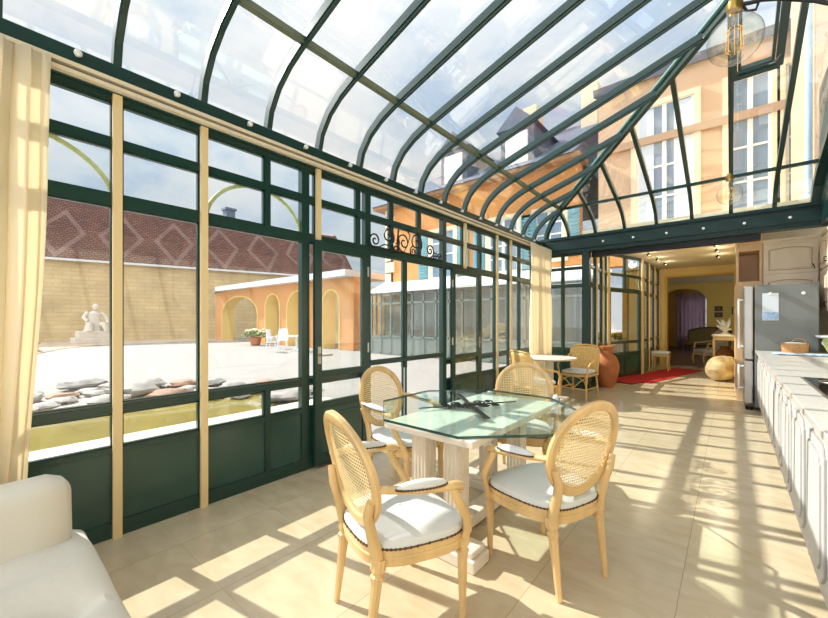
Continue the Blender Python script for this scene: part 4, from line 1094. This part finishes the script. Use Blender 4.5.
m = MB(); m.box(-.4, .4, -.4, .4, 0, 1.5).box(-.5, .5, -.5, .5, 1.4, 1.6); m.T = None
chim = m
chim.v = [V(BP(9.5, 4.6, 10.3))+p for p in chim.v]; chim.build('chimney', SLATE, bn)
m = MB(); m.box(-.35, .35, -.06, .02, 0, 4.2); m.v = [V(BP(-3.6, -.05, 0))+p for p in m.v]; m.build('door', LEAD, bn)['label'] = 'pale narrow door'
# statue
stt = thing('statue', 'white stone seated figure statue on a plinth by the barn wall', 'statue', (-30.6, 5.0, 0))
m = MB(); m.box(-.75, .75, -1.0, 1.0, 0, .35).box(-.6, .6, -.8, .8, .35, .75); m.build('plinth', STONEW, stt, bevel=.04)
m = MB()
m.tube([(0, 0, .75), (0, 0, 1.1), (.02, .02, 1.5), (.03, .05, 1.85), (.02, .08, 2.0)], [.5, .42, .34, .32, .12], 12)
m.ball((.05, .1, 2.25), (.19, .17, .22)); 
m.tube([(.1, -.2, 1.15), (.55, -.25, 1.2), (.6, -.28, .75)], [.2, .17, .12], 10); m.tube([(.1, .25, 1.15), (.5, .45, 1.15), (.55, .55, .75)], [.2, .17, .12], 10)
m.tube([(0, -.3, 1.9), (.15, -.5, 1.6), (.4, -.35, 1.35)], [.12, .1, .08], 10); m.tube([(0, .38, 1.9), (.1, .6, 1.6), (.35, .65, 1.25)], [.12, .1, .08], 10)
m.ball((-.1, .45, 1.0), (.4, .4, .3), 12, 8, .4, 2)
m.build('figure', STONEW, stt, smooth=True)

# arcade
ac = thing('arcade', 'orange garden arcade with yellow arches and flat white roof', 'building', (-19.5, 11.9, 0))
ax0, ax1 = -28.6, -13.4; yf = 11.5; th = .75
arches = [(-27.5, -22.4, 3.05), (-21.5, -19.8, 3.0), (-19.1, -16.9, 3.05), (-15.8, -14.4, 2.95)]
wl = MB(); rv = MB(); last = ax0
for xa, xb, zt in arches:
    wl.box(last, xa, yf, yf+th, 0, 3.45); cx = (xa+xb)/2; rx = (xb-xa)/2; rz = min(rx, 1.25); zs = zt-rz
    ar = [(cx-rx*cos(pi*i/20), zs+rz*sin(pi*i/20)) for i in range(21)]
    for (p, q), (r_, s_) in zip(ar, ar[1:]): xzprism([(p, q), (r_, s_), (r_, 3.45), (p, 3.45)], yf, yf+th, wl)
    path = [(xa, 0)]+ar+[(xb, 0)]
    # reveal lining and yellow band on face
    cxz = V((cx, zs))
    for (p, q), (r_, s_) in zip(path, path[1:]):
        def inn(a, b):
            d = V((a-cx, max(b-zs, 0))); L_ = d.length or 1; return (a-d.x/L_*.06, b-d.y/L_*.06)
        i1, i2 = inn(p, q), inn(r_, s_)
        xzprism([(p, q), (r_, s_), i2, i1], yf-.03, yf+th+.03, rv)
    last = xb
wl.box(last, ax1, yf, yf+th, 0, 3.45)
wl.build('wall', ARCO, ac, world=True); rv.build('arch_lining', YARCH, ac, world=True)
m = MB(); m.box(ax0+1.2, ax1, yf-.5, yf+2.4, 3.45, 3.75); m.build('flat_roof', LEAD, ac, world=True)
m = MB(); m.add([(ax0+1.2, yf-.5, 3.45), (ax0+1.2, yf+2.4, 3.45), (ax0-1.4, yf+.5, 3.35), (ax0+1.2, yf-.5, 3.75), (ax0+1.2, yf+2.4, 3.75), (ax0-1.4, yf+.5, 3.42)], [(0, 1, 2), (3, 5, 4), (0, 2, 5, 3), (1, 4, 5, 2), (0, 3, 4, 1)]); m.build('roof_end', SLATE, ac, world=True)
m = MB(); m.box(ax0, ax1, yf+4, yf+4.3, 0, 3.4); m.build('back_wall', BARNW, ac, world=True, uv=uvxz)

# house
ho = thing('house', 'orange plastered house with cream quoins, blue shutters and slate roof', 'building', (-4, 12, 0))
m = MB(); m.box(-11.75, -5.0, 12.0, 12.4, 0, 6.3).box(-5.0, -3.55, 12.0, 12.4, 2.95, 6.3).box(-3.55, -2.3, 12.01, 12.39, 2.95, 3.6); m.build('wall', ORANGE, ho, world=True); m = MB(); m.box(-3.0, 1.5, 12.02, 12.4, 3.25, 8.0); m.build('wall', PEACH, ho, world=True); m = MB(); m.box(-11.75, -11.35, 12.0, 20, 0, 6.3); m.build('wall', ORANGE, ho, world=True)
m = MB()
for k in range(13):
    w_ = .55 if k % 2 else .34; m.box(-11.79, -11.79+w_, 11.95, 12.1, .5*k+.02, .5*k+.47)
m.build('quoin', QUOIN, ho, world=True)
m = MB(); m.box(-12.2, -3.4, 11.6, 12.5, 6.28, 6.42); m.build('eaves', mat('eaves_brown', (168, 128, 92), .8), ho, world=True)
m = MB(); m.add([(-12.25, 11.55, 6.42), (-3.6, 11.55, 6.42), (-3.6, 16.5, 9.6), (-9, 16.5, 9.6), (-12.25, 20, 6.42), (-3.6, 20, 6.42)], [(0, 1, 2, 3), (0, 3, 4), (1, 5, 2), (2, 5, 4, 3)]); m.build('roof', SLATE, ho, world=True)
m = MB(); m.add([(-3.1, 11.85, 8.05), (1.6, 11.85, 8.05), (1.6, 16.5, 9.7), (-3.1, 16.5, 9.7)], [(0, 1, 2, 3)]); m.build('roof', SLATE, ho, world=True, solid=.2)
for x, z in ((-8.2, 7.6), (-5.6, 7.4)):
    m = MB(); m.box(x-.6, x+.6, 12.1, 14.5, 6.5, 8.0); m.add([(x-.75, 12.0, 8.0), (x+.75, 12.0, 8.0), (x, 12.0, 8.7), (x-.75, 15, 8.0), (x+.75, 15, 8.0), (x, 15, 8.7)], [(0, 1, 2), (3, 5, 4), (0, 2, 5, 3), (1, 4, 5, 2), (0, 3, 4, 1)]); m.build('dormer', SLATE, ho, world=True)
    m = MB(); m.box(x-.4, x+.4, 12.03, 12.1, 6.75, 7.8); m.build('dormer_window', WINF, ho, world=True)
for x in (-6.6, -4.2): MB().box(x-.3, x+.3, 15.5, 16.3, 8.4, 10.6).build('chimney', QUOIN, ho, world=True)
def hwin(x0, x1, z0, z1, shut=True, sw=.5):
    m = MB(); fw = .14
    m.box(x0-fw, x0, 11.93, 12.02, z0-fw, z1+fw).box(x1, x1+fw, 11.93, 12.02, z0-fw, z1+fw).box(x0, x1, 11.93, 12.02, z1, z1+fw).box(x0, x1, 11.90, 12.02, z0-fw, z0); m.build('window_surround', QUOIN, ho, world=True)
    f = MB(); f.box(x0, x1, 11.985, 12.0, z0, z1); win = f.build('window', mat('house_pane', (120, 140, 158), .08) if 'house_pane' not in MATS else MATS['house_pane'], ho, world=True)
    m = MB(); xm = (x0+x1)/2
    for a, b in ((x0, x0+.06), (xm-.05, xm+.05), (x1-.06, x1)): m.box(a, b, 11.965, 11.99, z0, z1)
    nz_ = 4
    for k in range(nz_+1): z = z0+(z1-z0)*k/nz_; m.box(x0, x1, 11.968, 11.99, z-.025, z+.025)
    m.build('window_bars', WINF, ho, world=True)
    if shut:
        for a, b in ((x0-fw-sw, x0-fw-.02), (x1+fw+.02, x1+fw+sw)):
            m = MB(); m.box(a, b, 11.92, 11.96, z0, z1)
            k = 0
            while z0+.1+k*.12 < z1-.1: m.box(a+.06, b-.06, 11.905, 11.925, z0+.08+k*.12, z0+.15+k*.12); k += 1
            m.build('shutter', SHUT, ho, world=True)
hwin(-9.2, -8.1, 3.1, 4.9); hwin(-6.6, -5.5, 3.1, 4.9); hwin(-4.9, -4.0, 3.4, 4.9, True, .35)
hwin(-2.0, -.72, 3.9, 7.2, False); hwin(-.02, .72, 3.9, 7.2, False); hwin(.95, 1.35, 3.9, 7.2, False)
MB().box(-3.0, 1.5, 11.9, 12.02, 6.2, 6.4).build('string_course', mat('course_brown', (178, 150, 124), .85), ho, world=True)
for a, b in ((-1.98, -1.6), (-1.15, -.74)):
    m = MB(); m.strip([(a+(b-a)*i/12, 11.978+.004*(i % 2), 3.95) for i in range(13)], [(a+(b-a)*i/12, 11.978+.004*(i % 2), 7.15) for i in range(13)]); m.build('window_curtain', PAPER, ho, world=True, solid=.004)
# wing at right with downpipe
wg = thing('house_wing', 'peach rendered house wing rising beyond the glass hip end', 'building', (2.4, 9.6, 3.2))
MB().box(1.02, 5, 8.6, 11.8, 3.22, 10).build('wall', PEACH, wg, world=True)
m = MB(); m.tube([(.95, 8.65, 3.25), (.95, 8.65, 10)], .045, 12); m.build('downpipe', DPIPE, wg, world=True, smooth=True)
MB().box(.85, 5.2, 8.4, 11.9, 10, 10.15).build('eaves', QUOIN, wg, world=True)
# veranda
vr = thing('veranda', 'glazed lean to veranda with pale metal roof along the orange house', 'building', (-7.4, 11, 0))
m = MB(); m.add([(-11.9, 11.05, 2.55), (-2.9, 11.05, 2.55), (-2.9, 11.98, 3.0), (-11.9, 11.98, 3.0), (-11.9, 11.05, 2.63), (-2.9, 11.05, 2.63), (-2.9, 11.98, 3.08), (-11.9, 11.98, 3.08)], [(0, 3, 2, 1), (4, 5, 6, 7), (0, 1, 5, 4), (1, 2, 6, 5), (2, 3, 7, 6), (3, 0, 4, 7)]); m.build('roof', LEAD, vr, world=True)
m = MB()
for k in range(16): x = -11.8+k*.575; m.box(x-.035, x+.035, 11.12, 11.19, 0, 2.58)
for z in (.05, .75, 2.1, 2.5): m.box(-11.83, -3.0, 11.12, 11.19, z-.035, z+.035)
for y in (11.4, 11.7): m.box(-11.83, -11.77, y, y+.06, 0, 2.6).box(-3.02, -2.96, y, y+.06, 0, 2.6)
m.build('frame', VERF, vr, world=True)
MB().box(-11.8, -3.0, 11.15, 11.16, .05, 2.5).build('pane', GL, vr, world=True)
MB().box(-11.8, -3.0, 11.14, 11.17, .02, .72).build('panel', VERF, vr, world=True)

MB().box(-11.8, -3.4, 11.85, 11.95, 0, 2.5).build('back_wall', mat('veranda_wall', (150, 146, 132), .9), vr, world=True)

# garden furniture
def garden_chair():
    r = thing('garden_chair', '', 'chair', (0, 0, 0), 0, 'white garden chairs')
    MB().lathe([(0, .43), (.25, .43), (.26, .445), (.25, .46), (0, .465)], n=20).build('seat', WPAINT, r, smooth=True)
    m = MB(); rows = []
    for j in range(8):
        z = .46+.55*j/7; rows.append([(-.22-.06*j/7+.10*(t*t), t*(.25-.06*(j/7)**2), z) for t in [-1+2*i/10 for i in range(11)]])
    for a, b in zip(rows, rows[1:]): m.strip(a, b)
    m.build('backrest', WPAINT, r, smooth=True, weld=True, solid=.02)
    for sx in (-1, 1):
        for sy in (-1, 1): MB().tube([(sx*.18, sy*.18, .44), (sx*.24, sy*.22, 0)], .022, 8).build('leg', WPAINT, r, smooth=True)
        MB().tube([(-.2, sx*.26, .68), (.1, sx*.29, .66), (.2, sx*.25, .45)], .02, 8).build('arm', WPAINT, r, smooth=True)
    return r
gc = garden_chair(); gc.location = (-15.7, 8.75, -.01); gc.rotation_euler.z = R(40); gc['label'] = 'white garden chair on the courtyard, the left one in front'
c = copy_tree(gc); c.location = (-16.9, 9.95, -.01); c.rotation_euler.z = R(-40); c['label'] = 'white garden chair on the courtyard, the one facing us behind the table'
gt = thing('garden_table', 'small round white garden table beside the white garden chairs', 'table', (-15.2, 9.65, -.01))
MB().lathe([(0, .68), (.5, .68), (.52, .70), (.5, .72), (0, .725)], n=28).build('tabletop', WPAINT, gt, smooth=True)
MB().lathe([(.05, .05), (.04, .68)], n=12).build('pedestal', WPAINT, gt, smooth=True)
for k in range(3): MB().tube([(0, 0, .12), (.3*cos(k*2.1), .3*sin(k*2.1), 0)], .025, 8).build('foot', WPAINT, gt, smooth=True)
fp_ = thing('flower_planter', 'potted plant with cream flowers in front of the arcade', 'plant', (-20.9, 10.6, 0)); fp_.scale = (.8, .8, .8)
MB().lathe([(0, 0), (.3, 0), (.42, .5), (.45, .55), (.4, .56), (0, .5)], n=20).build('pot', TERRA, fp_, smooth=True)
random.seed(5); m = MB(); m2 = MB()
for k in range(60):
    a = random.uniform(0, 6.28); r_ = random.uniform(.1, .8); z = .62+.4*random.random(); 
    m.ball((r_*cos(a), r_*sin(a), z), (.16, .16, .09), 6, 4)
    if k % 2: m2.ball((r_*cos(a), r_*sin(a), z+.12), (.13, .13, .08), 6, 4)
m.build('foliage', LEAF, fp_, smooth=True); m2.build('blossom', FLOWER, fp_, smooth=True)
for (x, y, lb) in ((-22.6, .55, 'terracotta planter box on the gravel, nearest the curtain'), (-24.3, 1.6, 'terracotta planter box on the gravel, further back towards the statue')):
    m = MB(); m.box(x-.9, x+.9, y-.35, y+.35, 0.02, .42).box(x-.95, x+.95, y-.4, y+.4, .36, .46); tag(m.build('planter_box', TERRA), lb, 'planter')

fb = thing('flower_trough', 'trough of yellow flowers outside the glazed hall door', 'plant', (-3.65, 16.4, 0))
MB().box(-.45, .45, -.3, .3, 0, .62).box(-.5, .5, -.35, .35, .58, .66).build('trough', QUOIN, fb, bevel=.01)
m = MB(); m2 = MB(); random.seed(9)
for k in range(70):
    p = (random.uniform(-.5, .5), random.uniform(-.33, .33), .68+.16*random.random()); m.ball(p, (.10, .10, .06), 6, 4); m2.ball((p[0], p[1], p[2]+.07), (.08, .08, .05), 6, 4)
m.build('foliage', LEAF, fb, smooth=True); m2.build('blossom', YELF, fb, smooth=True)
